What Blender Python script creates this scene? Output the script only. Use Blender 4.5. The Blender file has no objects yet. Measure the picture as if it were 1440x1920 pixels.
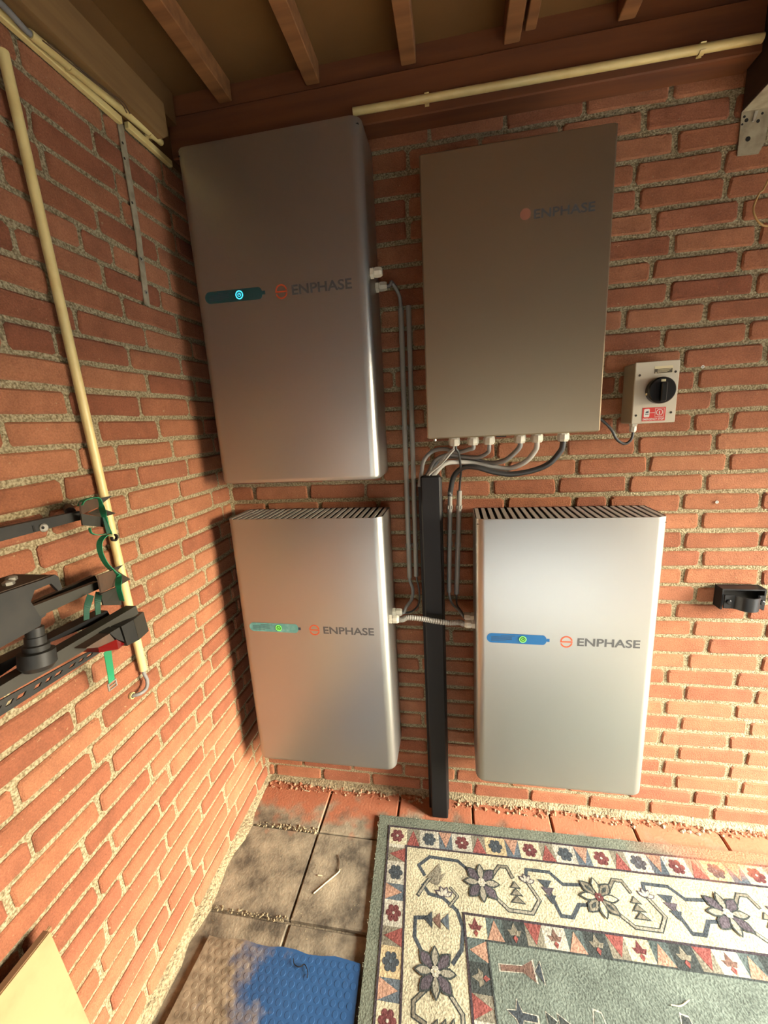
import bpy, math, random
from mathutils import Vector, Matrix

random.seed(7)
scene = bpy.context.scene
col = scene.collection

# ------------------------------------------------------------------ camera
cam_data = bpy.data.cameras.new('camera')
cam = bpy.data.objects.new('camera', cam_data)
col.objects.link(cam)
cam_data.sensor_fit = 'HORIZONTAL'
cam_data.sensor_width = 36.0
cam_data.lens = 765.33 / 1440 * 36.0
cam_data.clip_start = 0.02
cam.matrix_world = Matrix((
    (0.984699, 0.015072, 0.173611, 0.86490),
    (0.166088, 0.220424, -0.961160, -1.44646),
    (-0.052754, 0.975288, 0.214548, 1.56924),
    (0, 0, 0, 1)))
scene.camera = cam

# ------------------------------------------------------------------ light
scene.view_settings.view_transform = 'Standard'
scene.view_settings.look = 'None'
scene.view_settings.gamma = 1.0
scene.view_settings.use_curve_mapping = False
scene.view_settings.exposure = 1.36

world = bpy.data.worlds.new('sky')
scene.world = world
world.use_nodes = True
_bg = world.node_tree.nodes['Background']
# evening sky: warm towards the horizon, cooler overhead, the same all round
_nt = world.node_tree
_tc = _nt.nodes.new('ShaderNodeTexCoord'); _sp = _nt.nodes.new('ShaderNodeSeparateXYZ'); _rp = _nt.nodes.new('ShaderNodeValToRGB')
_nt.links.new(_tc.outputs['Generated'], _sp.inputs[0]); _nt.links.new(_sp.outputs['Z'], _rp.inputs['Fac']); _nt.links.new(_rp.outputs['Color'], _bg.inputs['Color'])
_rp.color_ramp.elements[0].position = 0.0; _rp.color_ramp.elements[0].color = (1.0, 0.825, 0.55, 1)
_rp.color_ramp.elements[1].position = 0.55; _rp.color_ramp.elements[1].color = (0.92, 0.95, 0.93, 1)
_e = _rp.color_ramp.elements.new(0.16); _e.color = (1.0, 0.91, 0.72, 1)
_bg.inputs['Strength'].default_value = 46.0

def portal(name, loc, rot, sx, sy):
    l = bpy.data.lights.new(name, 'AREA')
    l.shape = 'RECTANGLE'; l.size = sx; l.size_y = sy
    l.cycles.is_portal = True
    o = bpy.data.objects.new(name, l); col.objects.link(o)
    o.location = loc; o.rotation_euler = rot
    return o
# daylight enters through the open right side of the shed
RX, OY0, OY1, OZ = 3.05, -0.32, -1.50, 1.78      # right wall, doorway from OY0 to OY1, head height
FX0, FX1, FZ = 0.45, 2.85, 0.85                   # low wide opening added in the unseen front side for fill light
portal('front_fill_portal', ((FX0 + FX1) / 2, -3.46, FZ / 2), (math.radians(90), 0, 0), FX1 - FX0, FZ)
portal('doorway_daylight', (RX + .05, (OY0 + OY1) / 2, OZ / 2), (0, math.radians(90), 0), OZ, OY0 - OY1)

# ------------------------------------------------------------------ materials
def lin(c):
    c = c / 255.0
    return c / 12.92 if c <= 0.04045 else ((c + 0.055) / 1.055) ** 2.4
ALB = 0.58       # swatches were read off bright surfaces; true reflectance is lower
def rgb(r, g, b):
    return (lin(r) * ALB, lin(g) * ALB, lin(b) * ALB, 1.0)

M = {}
def mat(name, color, rough=0.6, metal=0.0, noise=None, bump=None, emit=None, spec=None, coat=0.0, wave=None):
    """noise = (scale, second colour, contrast lo, hi); bump = (scale, strength, distance)"""
    m = bpy.data.materials.new(name); m.use_nodes = True
    nt = m.node_tree; N = nt.nodes; Lk = nt.links
    b = N['Principled BSDF']
    b.inputs['Base Color'].default_value = color
    b.inputs['Roughness'].default_value = rough
    b.inputs['Metallic'].default_value = metal
    if spec is not None: b.inputs['Specular IOR Level'].default_value = spec
    if coat: b.inputs['Coat Weight'].default_value = coat
    if emit:
        b.inputs['Emission Color'].default_value = emit[0]
        b.inputs['Emission Strength'].default_value = emit[1]
    tc = N.new('ShaderNodeTexCoord')
    if noise:
        n = N.new('ShaderNodeTexNoise'); n.inputs['Scale'].default_value = noise[0]; n.inputs['Detail'].default_value = 6
        r = N.new('ShaderNodeValToRGB')
        r.color_ramp.elements[0].position = noise[2]; r.color_ramp.elements[0].color = color
        r.color_ramp.elements[1].position = noise[3]; r.color_ramp.elements[1].color = noise[1]
        mp = N.new('ShaderNodeMapping')
        if wave: mp.inputs['Scale'].default_value = wave
        Lk.new(tc.outputs['Object'], mp.inputs['Vector']); Lk.new(mp.outputs['Vector'], n.inputs['Vector'])
        Lk.new(n.outputs['Fac'], r.inputs['Fac']); Lk.new(r.outputs['Color'], b.inputs['Base Color'])
    if bump:
        n2 = N.new('ShaderNodeTexNoise'); n2.inputs['Scale'].default_value = bump[0]; n2.inputs['Detail'].default_value = 4
        bp = N.new('ShaderNodeBump'); bp.inputs['Strength'].default_value = bump[1]; bp.inputs['Distance'].default_value = bump[2]
        Lk.new(tc.outputs['Object'], n2.inputs['Vector']); Lk.new(n2.outputs['Fac'], bp.inputs['Height'])
        Lk.new(bp.outputs['Normal'], b.inputs['Normal'])
    M[name] = m
    return m

def brick_material():
    m = bpy.data.materials.new('fired_brick'); m.use_nodes = True
    nt = m.node_tree; N = nt.nodes; Lk = nt.links; b = N['Principled BSDF']
    b.inputs['Roughness'].default_value = 0.88; b.inputs['Specular IOR Level'].default_value = 0.2
    oi = N.new('ShaderNodeObjectInfo'); ge = N.new('ShaderNodeNewGeometry')
    ad = N.new('ShaderNodeMath'); ad.operation = 'ADD'
    fr = N.new('ShaderNodeMath'); fr.operation = 'FRACT'
    Lk.new(oi.outputs['Random'], ad.inputs[0]); Lk.new(ge.outputs['Random Per Island'], ad.inputs[1]); Lk.new(ad.outputs[0], fr.inputs[0])
    r = N.new('ShaderNodeValToRGB'); cr = r.color_ramp
    cols = [(0.0, (174, 107, 78)), (0.22, (188, 119, 86)), (0.5, (197, 128, 92)), (0.78, (206, 138, 101)), (1.0, (182, 112, 83))]
    cr.elements[0].position, cr.elements[0].color = cols[0][0], rgb(*cols[0][1])
    cr.elements[1].position, cr.elements[1].color = cols[-1][0], rgb(*cols[-1][1])
    for p, c in cols[1:-1]:
        e = cr.elements.new(p); e.color = rgb(*c)
    Lk.new(fr.outputs[0], r.inputs['Fac'])
    n = N.new('ShaderNodeTexNoise'); n.inputs['Scale'].default_value = 14; n.inputs['Detail'].default_value = 7; n.inputs['Roughness'].default_value = 0.65
    Lk.new(ge.outputs['Position'], n.inputs['Vector'])
    mr = N.new('ShaderNodeMapRange'); mr.inputs['From Min'].default_value = 0.3; mr.inputs['From Max'].default_value = 0.72
    mr.inputs['To Min'].default_value = 0.78; mr.inputs['To Max'].default_value = 1.16
    Lk.new(n.outputs['Fac'], mr.inputs['Value'])
    ng = N.new('ShaderNodeTexNoise'); ng.inputs['Scale'].default_value = 260; ng.inputs['Detail'].default_value = 3; ng.inputs['Roughness'].default_value = 0.7
    Lk.new(ge.outputs['Position'], ng.inputs['Vector'])
    mg = N.new('ShaderNodeMapRange'); mg.inputs['From Min'].default_value = 0.3; mg.inputs['From Max'].default_value = 0.7; mg.inputs['To Min'].default_value = 0.8; mg.inputs['To Max'].default_value = 1.2
    Lk.new(ng.outputs['Fac'], mg.inputs['Value'])
    mm = N.new('ShaderNodeMath'); mm.operation = 'MULTIPLY'; Lk.new(mr.outputs['Result'], mm.inputs[0]); Lk.new(mg.outputs['Result'], mm.inputs[1])
    mx = N.new('ShaderNodeVectorMath'); mx.operation = 'SCALE'
    Lk.new(r.outputs['Color'], mx.inputs[0]); Lk.new(mm.outputs[0], mx.inputs['Scale'])
    # sparse pale lime spots
    v = N.new('ShaderNodeTexNoise'); v.inputs['Scale'].default_value = 90; v.inputs['Detail'].default_value = 2
    Lk.new(ge.outputs['Position'], v.inputs['Vector'])
    m2 = N.new('ShaderNodeMapRange'); m2.inputs['From Min'].default_value = 0.70; m2.inputs['From Max'].default_value = 0.76
    Lk.new(v.outputs['Fac'], m2.inputs['Value'])
    mix = N.new('ShaderNodeMix'); mix.data_type = 'RGBA'
    mix.inputs['B'].default_value = rgb(214, 170, 128)
    Lk.new(m2.outputs['Result'], mix.inputs['Factor']); Lk.new(mx.outputs['Vector'], mix.inputs['A'])
    Lk.new(mix.outputs['Result'], b.inputs['Base Color'])
    n3 = N.new('ShaderNodeTexNoise'); n3.inputs['Scale'].default_value = 230; n3.inputs['Detail'].default_value = 6; n3.inputs['Roughness'].default_value = 0.7
    Lk.new(ge.outputs['Position'], n3.inputs['Vector'])
    bp = N.new('ShaderNodeBump'); bp.inputs['Strength'].default_value = 0.9; bp.inputs['Distance'].default_value = 0.007
    Lk.new(n3.outputs['Fac'], bp.inputs['Height']); Lk.new(bp.outputs['Normal'], b.inputs['Normal'])
    M['brick'] = m

def dusty_slab_material():
    """concrete paving with brick dust lying along the back wall"""
    m = bpy.data.materials.new('dusty_concrete'); m.use_nodes = True
    nt = m.node_tree; N = nt.nodes; Lk = nt.links; b = N['Principled BSDF']
    b.inputs['Roughness'].default_value = 0.9
    ge = N.new('ShaderNodeNewGeometry'); oi = N.new('ShaderNodeObjectInfo')
    n = N.new('ShaderNodeTexNoise'); n.inputs['Scale'].default_value = 9; n.inputs['Detail'].default_value = 8; n.inputs['Roughness'].default_value = 0.62
    Lk.new(ge.outputs['Position'], n.inputs['Vector'])
    r = N.new('ShaderNodeValToRGB'); cr = r.color_ramp
    cr.elements[0].position = 0.36; cr.elements[0].color = rgb(92, 80, 62)
    cr.elements[1].position = 0.68; cr.elements[1].color = rgb(188, 170, 138)
    e = cr.elements.new(0.5); e.color = rgb(150, 134, 108)
    Lk.new(n.outputs['Fac'], r.inputs['Fac'])
    sx = N.new('ShaderNodeSeparateXYZ'); Lk.new(ge.outputs['Position'], sx.inputs[0])
    # brick dust near the wall (y = 0), ragged edge
    n2 = N.new('ShaderNodeTexNoise'); n2.inputs['Scale'].default_value = 11; n2.inputs['Detail'].default_value = 5
    Lk.new(ge.outputs['Position'], n2.inputs['Vector'])
    ma = N.new('ShaderNodeMath'); ma.operation = 'MULTIPLY_ADD'; ma.inputs[1].default_value = 0.42
    Lk.new(n2.outputs['Fac'], ma.inputs[0]); Lk.new(sx.outputs['Y'], ma.inputs[2])
    mr = N.new('ShaderNodeMapRange'); mr.inputs['From Min'].default_value = 0.03; mr.inputs['From Max'].default_value = 0.12
    mr.inputs['To Max'].default_value = 0.9
    Lk.new(ma.outputs[0], mr.inputs['Value'])
    mix = N.new('ShaderNodeMix'); mix.data_type = 'RGBA'; mix.inputs['B'].default_value = rgb(196, 112, 72)
    Lk.new(mr.outputs['Result'], mix.inputs['Factor']); Lk.new(r.outputs['Color'], mix.inputs['A'])
    Lk.new(mix.outputs['Result'], b.inputs['Base Color'])
    n3 = N.new('ShaderNodeTexNoise'); n3.inputs['Scale'].default_value = 120; n3.inputs['Detail'].default_value = 6
    Lk.new(ge.outputs['Position'], n3.inputs['Vector'])
    bp = N.new('ShaderNodeBump'); bp.inputs['Strength'].default_value = 0.45; bp.inputs['Distance'].default_value = 0.004
    Lk.new(n3.outputs['Fac'], bp.inputs['Height']); Lk.new(bp.outputs['Normal'], b.inputs['Normal'])
    M['slab'] = m

def silver_material(name, color, metal, rough):
    m = bpy.data.materials.new(name); m.use_nodes = True
    nt = m.node_tree; N = nt.nodes; Lk = nt.links; b = N['Principled BSDF']
    b.inputs['Base Color'].default_value = color; b.inputs['Metallic'].default_value = metal; b.inputs['Roughness'].default_value = rough
    b.inputs['Anisotropic'].default_value = 0.25; b.inputs['Anisotropic Rotation'].default_value = 0.25
    tg = N.new('ShaderNodeTangent'); tg.direction_type = 'RADIAL'; tg.axis = 'Z'; Lk.new(tg.outputs['Tangent'], b.inputs['Tangent'])
    ge = N.new('ShaderNodeNewGeometry')
    mp = N.new('ShaderNodeMapping'); mp.inputs['Scale'].default_value = (18, 18, 900)
    Lk.new(ge.outputs['Position'], mp.inputs['Vector'])
    n = N.new('ShaderNodeTexNoise'); n.inputs['Scale'].default_value = 1.0; n.inputs['Detail'].default_value = 2
    Lk.new(mp.outputs['Vector'], n.inputs['Vector'])
    bp = N.new('ShaderNodeBump'); bp.inputs['Strength'].default_value = 0.03; bp.inputs['Distance'].default_value = 0.001
    Lk.new(n.outputs['Fac'], bp.inputs['Height']); Lk.new(bp.outputs['Normal'], b.inputs['Normal'])
    M[name] = m

def mat_dust_material():
    """blue studded mat, sandy dust along the wall side"""
    m = bpy.data.materials.new('blue_mat'); m.use_nodes = True
    nt = m.node_tree; N = nt.nodes; Lk = nt.links; b = N['Principled BSDF']
    b.inputs['Roughness'].default_value = 0.5
    ge = N.new('ShaderNodeNewGeometry')
    sx = N.new('ShaderNodeSeparateXYZ'); Lk.new(ge.outputs['Position'], sx.inputs[0])
    n = N.new('ShaderNodeTexNoise'); n.inputs['Scale'].default_value = 7; n.inputs['Detail'].default_value = 8; n.inputs['Roughness'].default_value = 0.7
    Lk.new(ge.outputs['Position'], n.inputs['Vector'])
    ma = N.new('ShaderNodeMath'); ma.operation = 'MULTIPLY_ADD'; ma.inputs[1].default_value = 0.62
    Lk.new(n.outputs['Fac'], ma.inputs[0])
    ng = N.new('ShaderNodeMath'); ng.operation = 'MULTIPLY'; ng.inputs[1].default_value = -1.0
    Lk.new(sx.outputs['X'], ng.inputs[0]); Lk.new(ng.outputs[0], ma.inputs[2])
    mr = N.new('ShaderNodeMapRange'); mr.inputs['From Min'].default_value = 0.0; mr.inputs['From Max'].default_value = 0.14
    Lk.new(ma.outputs[0], mr.inputs['Value'])
    n2 = N.new('ShaderNodeTexNoise'); n2.inputs['Scale'].default_value = 40; n2.inputs['Detail'].default_value = 6
    Lk.new(ge.outputs['Position'], n2.inputs['Vector'])
    r2 = N.new('ShaderNodeValToRGB'); r2.color_ramp.elements[0].color = rgb(120, 104, 82); r2.color_ramp.elements[1].color = rgb(180, 160, 130)
    r2.color_ramp.elements[0].position = 0.35; r2.color_ramp.elements[1].position = 0.7
    Lk.new(n2.outputs['Fac'], r2.inputs['Fac'])
    mix = N.new('ShaderNodeMix'); mix.data_type = 'RGBA'; mix.inputs['A'].default_value = rgb(40, 84, 130)
    Lk.new(mr.outputs['Result'], mix.inputs['Factor']); Lk.new(r2.outputs['Color'], mix.inputs['B'])
    Lk.new(mix.outputs['Result'], b.inputs['Base Color'])
    M['bluemat'] = m

def rug_material():
    m = bpy.data.materials.new('rug_wool'); m.use_nodes = True
    nt = m.node_tree; N = nt.nodes; Lk = nt.links; b = N['Principled BSDF']
    b.inputs['Roughness'].default_value = 0.95; b.inputs['Specular IOR Level'].default_value = 0.1
    at = N.new('ShaderNodeAttribute'); at.attribute_name = 'dye'
    ge = N.new('ShaderNodeNewGeometry')
    n = N.new('ShaderNodeTexNoise'); n.inputs['Scale'].default_value = 170; n.inputs['Detail'].default_value = 4
    Lk.new(ge.outputs['Position'], n.inputs['Vector'])
    n0 = N.new('ShaderNodeTexNoise'); n0.inputs['Scale'].default_value = 12; n0.inputs['Detail'].default_value = 4
    Lk.new(ge.outputs['Position'], n0.inputs['Vector'])
    av = N.new('ShaderNodeMath'); av.operation = 'MULTIPLY_ADD'; av.inputs[1].default_value = 0.6
    Lk.new(n0.outputs['Fac'], av.inputs[0]); Lk.new(n.outputs['Fac'], av.inputs[2])
    mr = N.new('ShaderNodeMapRange'); mr.inputs['From Min'].default_value = 0.5; mr.inputs['From Max'].default_value = 1.1
    mr.inputs['To Min'].default_value = 0.5; mr.inputs['To Max'].default_value = 1.35
    Lk.new(av.outputs[0], mr.inputs['Value'])
    sc = N.new('ShaderNodeVectorMath'); sc.operation = 'SCALE'
    Lk.new(at.outputs['Color'], sc.inputs[0]); Lk.new(mr.outputs['Result'], sc.inputs['Scale'])
    # brick dust trodden into the rug beside the wall, right-hand side
    sx = N.new('ShaderNodeSeparateXYZ'); Lk.new(ge.outputs['Position'], sx.inputs[0])
    n2 = N.new('ShaderNodeTexNoise'); n2.inputs['Scale'].default_value = 6; n2.inputs['Detail'].default_value = 6
    Lk.new(ge.outputs['Position'], n2.inputs['Vector'])
    m1 = N.new('ShaderNodeMath'); m1.operation = 'MULTIPLY_ADD'; m1.inputs[1].default_value = 0.24
    Lk.new(n2.outputs['Fac'], m1.inputs[0]); Lk.new(sx.outputs['Y'], m1.inputs[2])
    m2 = N.new('ShaderNodeMapRange'); m2.inputs['From Min'].default_value = -0.10; m2.inputs['From Max'].default_value = -0.02
    Lk.new(m1.outputs[0], m2.inputs['Value'])
    m3 = N.new('ShaderNodeMapRange'); m3.inputs['From Min'].default_value = 1.45; m3.inputs['From Max'].default_value = 1.75; m3.inputs['To Max'].default_value = 0.7
    Lk.new(sx.outputs['X'], m3.inputs['Value'])
    m4 = N.new('ShaderNodeMath'); m4.operation = 'MULTIPLY'
    Lk.new(m2.outputs['Result'], m4.inputs[0]); Lk.new(m3.outputs['Result'], m4.inputs[1])
    mix = N.new('ShaderNodeMix'); mix.data_type = 'RGBA'; mix.inputs['B'].default_value = rgb(200, 122, 84)
    Lk.new(m4.outputs[0], mix.inputs['Factor']); Lk.new(sc.outputs['Vector'], mix.inputs['A'])
    Lk.new(mix.outputs['Result'], b.inputs['Base Color'])
    bp = N.new('ShaderNodeBump'); bp.inputs['Strength'].default_value = 0.7; bp.inputs['Distance'].default_value = 0.004
    Lk.new(n.outputs['Fac'], bp.inputs['Height']); Lk.new(bp.outputs['Normal'], b.inputs['Normal'])
    M['rug'] = m

brick_material(); dusty_slab_material(); mat_dust_material(); rug_material()
silver_material('silver', (0.41, 0.40, 0.37, 1), 0.95, 0.40)
silver_material('cabinet_silver', (0.33, 0.265, 0.18, 1), 0.95, 0.40)
mat('mortar', rgb(146, 128, 94), 0.95, noise=(190, rgb(218, 202, 164), 0.36, 0.62), bump=(260, 1.0, 0.010), spec=0.1)
mat('joint_sand', rgb(132, 116, 90), 0.95, bump=(150, 0.8, 0.005))
mat('deck', rgb(132, 90, 36), 0.85, noise=(3.0, rgb(104, 68, 24), 0.35, 0.7), bump=(60, 0.2, 0.002))
mat('pine', rgb(168, 112, 62), 0.75, noise=(2.2, rgb(132, 82, 42), 0.35, 0.7), wave=(1, 14, 14), bump=(40, 0.2, 0.002))
mat('beam_pine', rgb(138, 78, 36), 0.8, noise=(2.0, rgb(104, 56, 26), 0.35, 0.7), wave=(1.2, 12, 12), bump=(40, 0.2, 0.002))
mat('plate_pine', rgb(158, 120, 70), 0.8, noise=(2.0, rgb(122, 86, 46), 0.35, 0.7), wave=(14, 1.2, 12), bump=(40, 0.25, 0.002))
mat('dark_beam', rgb(78, 54, 34), 0.85, noise=(2.0, rgb(60, 40, 26), 0.35, 0.7), wave=(14, 1.2, 12))
mat('cream_pvc', rgb(246, 222, 152), 0.42, noise=(25, rgb(232, 204, 134), 0.45, 0.75))
mat('grey_pvc', rgb(160, 156, 146), 0.45)
mat('cable_grey', rgb(140, 138, 134), 0.5)
mat('cable_light', rgb(196, 192, 182), 0.5)
mat('cable_dark', rgb(62, 62, 62), 0.45)
mat('trunk_black', rgb(26, 24, 24), 0.5, spec=0.25)
mat('gland', rgb(226, 220, 200), 0.5)
mat('vent_dark', rgb(12, 12, 12), 0.8)
mat('slat', rgb(214, 208, 196), 0.5)
mat('film_blue', rgb(38, 112, 176), 0.25, coat=0.3)
mat('film_teal', rgb(98, 170, 164), 0.2, noise=(60, rgb(128, 192, 186), 0.45, 0.7), coat=0.4)
mat('film_dark', rgb(38, 86, 88), 0.25, coat=0.3)
mat('print_dark', rgb(46, 60, 78), 0.6)
mat('logo_grey', rgb(92, 92, 92), 0.5)
mat('logo_orange', rgb(226, 92, 44), 0.5)
mat('logo_pink', rgb(168, 108, 84), 0.5)
mat('button_black', rgb(16, 18, 18), 0.35)
mat('led_green', rgb(150, 255, 120), 0.4, emit=(rgb(90, 255, 70), 0.55))
mat('led_cyan', rgb(120, 240, 255), 0.4, emit=(rgb(60, 220, 255), 1.0))
mat('switch_grey', rgb(214, 204, 182), 0.5)
mat('switch_side', rgb(176, 164, 142), 0.55)
mat('knob_black', rgb(18, 18, 18), 0.35, spec=0.3)
mat('label_cream', rgb(236, 222, 176), 0.5)
mat('label_dark', rgb(74, 62, 34), 0.5)
mat('label_red', rgb(220, 46, 34), 0.45)
mat('label_white', rgb(240, 236, 228), 0.5)
mat('screw', rgb(60, 54, 46), 0.5, metal=0.6)
mat('galvanised', rgb(196, 184, 156), 0.5, metal=0.2, noise=(30, rgb(160, 146, 120), 0.4, 0.65))
mat('hole', rgb(22, 17, 13), 0.9)
mat('black_plastic', rgb(26, 26, 28), 0.42, spec=0.3)
mat('steel_black', rgb(38, 38, 36), 0.5, spec=0.3, noise=(18, rgb(52, 50, 46), 0.45, 0.7))
mat('steel_olive', rgb(62, 60, 52), 0.5, metal=0.3, noise=(18, rgb(58, 56, 48), 0.45, 0.7))
mat('rubber', rgb(58, 56, 52), 0.7)
mat('rust_brown', rgb(92, 66, 46), 0.7, noise=(30, rgb(72, 54, 40), 0.4, 0.7))
mat('zinc', rgb(206, 202, 190), 0.35, metal=0.7)
mat('reflector_red', rgb(112, 18, 16), 0.2, coat=0.4)
mat('strap_green', rgb(24, 150, 100), 0.7, bump=(400, 0.4, 0.001))
mat('strap_dark_green', rgb(14, 74, 54), 0.75)
mat('board', rgb(176, 144, 98), 0.8, noise=(9, rgb(150, 118, 76), 0.42, 0.68))
mat('board_edge', rgb(146, 110, 74), 0.85)
mat('twine', rgb(206, 164, 104), 0.8)
mat('straw', rgb(226, 208, 168), 0.8)
mat('twig', rgb(96, 70, 46), 0.85)
mat('rubble', rgb(190, 118, 82), 0.95, noise=(30, rgb(184, 160, 124), 0.45, 0.6))
mat('sky_screen_grey', rgb(104, 112, 122), 0.9)
mat('sand', rgb(190, 170, 130), 0.95, noise=(120, rgb(140, 122, 90), 0.4, 0.65), bump=(160, 1.0, 0.01))
mat('ground', rgb(80, 84, 88), 0.9, noise=(5, rgb(66, 68, 70), 0.4, 0.7))

# ------------------------------------------------------------------ mesh helpers
WLOC = {}
class MB:
    def __init__(s): s.v = []; s.f = []
    def add(s, v, f):
        o = len(s.v); s.v += [tuple(p) for p in v]; s.f += [tuple(i + o for i in q) for q in f]
        return s
    def box(s, x0, x1, y0, y1, z0, z1):
        x0, x1 = sorted((x0, x1)); y0, y1 = sorted((y0, y1)); z0, z1 = sorted((z0, z1))
        return s.add([(x0, y0, z0), (x1, y0, z0), (x1, y1, z0), (x0, y1, z0), (x0, y0, z1), (x1, y0, z1), (x1, y1, z1), (x0, y1, z1)],
                     [(0, 3, 2, 1), (4, 5, 6, 7), (0, 1, 5, 4), (1, 2, 6, 5), (2, 3, 7, 6), (3, 0, 4, 7)])
    def bevel_box(s, x0, x1, y0, y1, z0, z1, b):
        """box with chamfered edges"""
        x0, x1 = sorted((x0, x1)); y0, y1 = sorted((y0, y1)); z0, z1 = sorted((z0, z1))
        def ring(z, i):
            return [(x0 + b + i, y0 + i, z), (x1 - b - i, y0 + i, z), (x1 - i, y0 + b + i, z), (x1 - i, y1 - b - i, z),
                    (x1 - b - i, y1 - i, z), (x0 + b + i, y1 - i, z), (x0 + i, y1 - b - i, z), (x0 + i, y0 + b + i, z)]
        return s.rings([ring(z0, b), ring(z0 + b, 0), ring(z1 - b, 0), ring(z1, b)])
    def rings(s, rs, cap=True, closed=True):
        n = len(rs[0]); v = [p for r in rs for p in r]; f = []
        for i in range(len(rs) - 1):
            for j in range(n if closed else n - 1):
                k = (j + 1) % n
                f.append((i * n + j, i * n + k, (i + 1) * n + k, (i + 1) * n + j))
        if cap:
            f.append(tuple(range(n - 1, -1, -1))); f.append(tuple((len(rs) - 1) * n + j for j in range(n)))
        return s.add(v, f)
    def prism(s, poly, d):
        """polygon (3D points) pushed along vector d"""
        d = Vector(d)
        a = [Vector(p) for p in poly]; return s.rings([a, [p + d for p in a]])
    def poly(s, pts): return s.add(pts, [tuple(range(len(pts)))])
    def tube(s, path, r, n=10, cap=True):
        P = [Vector(p) for p in path]; rr = r if isinstance(r, (list, tuple)) else [r] * len(P)
        t0 = (P[1] - P[0]).normalized()
        up = Vector((0, 0, 1)) if abs(t0.z) < 0.9 else Vector((1, 0, 0))
        nrm = (up - t0 * up.dot(t0)).normalized(); rs = []
        for i, p in enumerate(P):
            t = (P[min(i + 1, len(P) - 1)] - P[max(i - 1, 0)]).normalized()
            nrm = (nrm - t * nrm.dot(t)).normalized(); bi = t.cross(nrm)
            rs.append([p + (nrm * math.cos(a) + bi * math.sin(a)) * rr[i] for a in (2 * math.pi * k / n for k in range(n))])
        return s.rings(rs, cap)
    def strip(s, path, wdir, w, th, tdir=None):
        """flat strap following a path; wdir = width direction"""
        P = [Vector(p) for p in path]; wd = Vector(wdir).normalized(); rs = []
        for i, p in enumerate(P):
            t = (P[min(i + 1, len(P) - 1)] - P[max(i - 1, 0)]).normalized()
            u = (wd - t * wd.dot(t)).normalized(); nn = t.cross(u)
            rs.append([p + u * w / 2 + nn * th / 2, p + u * w / 2 - nn * th / 2, p - u * w / 2 - nn * th / 2, p - u * w / 2 + nn * th / 2])
        return s.rings(rs)
    def lathe(s, o, axis, prof, n=16):
        """prof = [(distance along axis, radius)]"""
        o = Vector(o); a = Vector(axis).normalized()
        up = Vector((0, 0, 1)) if abs(a.z) < 0.9 else Vector((1, 0, 0))
        u = (up - a * up.dot(a)).normalized(); w = a.cross(u)
        return s.rings([[o + a * h + (u * math.cos(t) + w * math.sin(t)) * r for t in (2 * math.pi * k / n for k in range(n))] for h, r in prof])
    def disc(s, o, axis, r, h, n=20): return s.lathe(o, axis, [(0, r), (h, r)], n)
    def ring(s, o, axis, r0, r1, h, n=28, a0=0.0, a1=2 * math.pi, ref=None):
        o = Vector(o); a = Vector(axis).normalized()
        u = Vector(ref) if ref else (Vector((0, 0, 1)) if abs(a.z) < 0.9 else Vector((1, 0, 0)))
        u = (u - a * u.dot(a)).normalized(); w = a.cross(u); full = abs(a1 - a0 - 2 * math.pi) < 1e-4
        rs = []
        for k in range(n + 1):
            t = a0 + (a1 - a0) * k / n; d = u * math.cos(t) + w * math.sin(t)
            rs.append([o + d * r0, o + d * r1, o + d * r1 + a * h, o + d * r0 + a * h])
        return s.rings(rs, cap=not full)
    def build(s, name, m, parent=None, smooth=False, label=None):
        xs = [p[0] for p in s.v]; ys = [p[1] for p in s.v]; zs = [p[2] for p in s.v]
        c = Vector(((min(xs) + max(xs)) / 2, (min(ys) + max(ys)) / 2, min(zs)))
        me = bpy.data.meshes.new(name)
        me.from_pydata([(p[0] - c.x, p[1] - c.y, p[2] - c.z) for p in s.v], [], s.f)
        me.validate(); me.materials.append(M[m] if isinstance(m, str) else m)
        o = bpy.data.objects.new(name, me); col.objects.link(o)
        import bmesh
        bm = bmesh.new(); bm.from_mesh(me); bmesh.ops.recalc_face_normals(bm, faces=bm.faces); bm.to_mesh(me); bm.free()
        if smooth:
            for p in me.polygons: p.use_smooth = True
            if smooth is not True:
                try: me.set_sharp_from_angle(angle=math.radians(smooth))
                except Exception: pass
        put(o, c, parent)
        if label: o['label'] = label
        return o
def put(o, c, parent):
    WLOC[o] = Vector(c)
    if parent is not None:
        o.parent = parent; o.location = Vector(c) - WLOC[parent]
    else: o.location = c
def tag(o, label, cat=None, group=None):
    o['label'] = label
    if cat: o['category'] = cat
    if group: o['group'] = group
    return o
def thing(name, loc, label, cat, group=None):
    o = bpy.data.objects.new(name, None); col.objects.link(o); o.empty_display_size = 0.05
    put(o, Vector(loc), None); return tag(o, label, cat, group)
def struct(o): o['kind'] = 'structure'; return o
def stuff(o): o['kind'] = 'stuff'; return o
def smooth_path(pts, n=8):
    P = [Vector(p) for p in pts]; P = [P[0] * 2 - P[1]] + P + [P[-1] * 2 - P[-2]]; out = []
    for i in range(1, len(P) - 2):
        for k in range(n):
            t = k / n; a, b, c, d = P[i - 1], P[i], P[i + 1], P[i + 2]
            out.append(0.5 * ((2 * b) + (c - a) * t + (2 * a - 5 * b + 4 * c - d) * t * t + (3 * b - a - 3 * c + d) * t ** 3))
    out.append(P[-2]); return out
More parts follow.
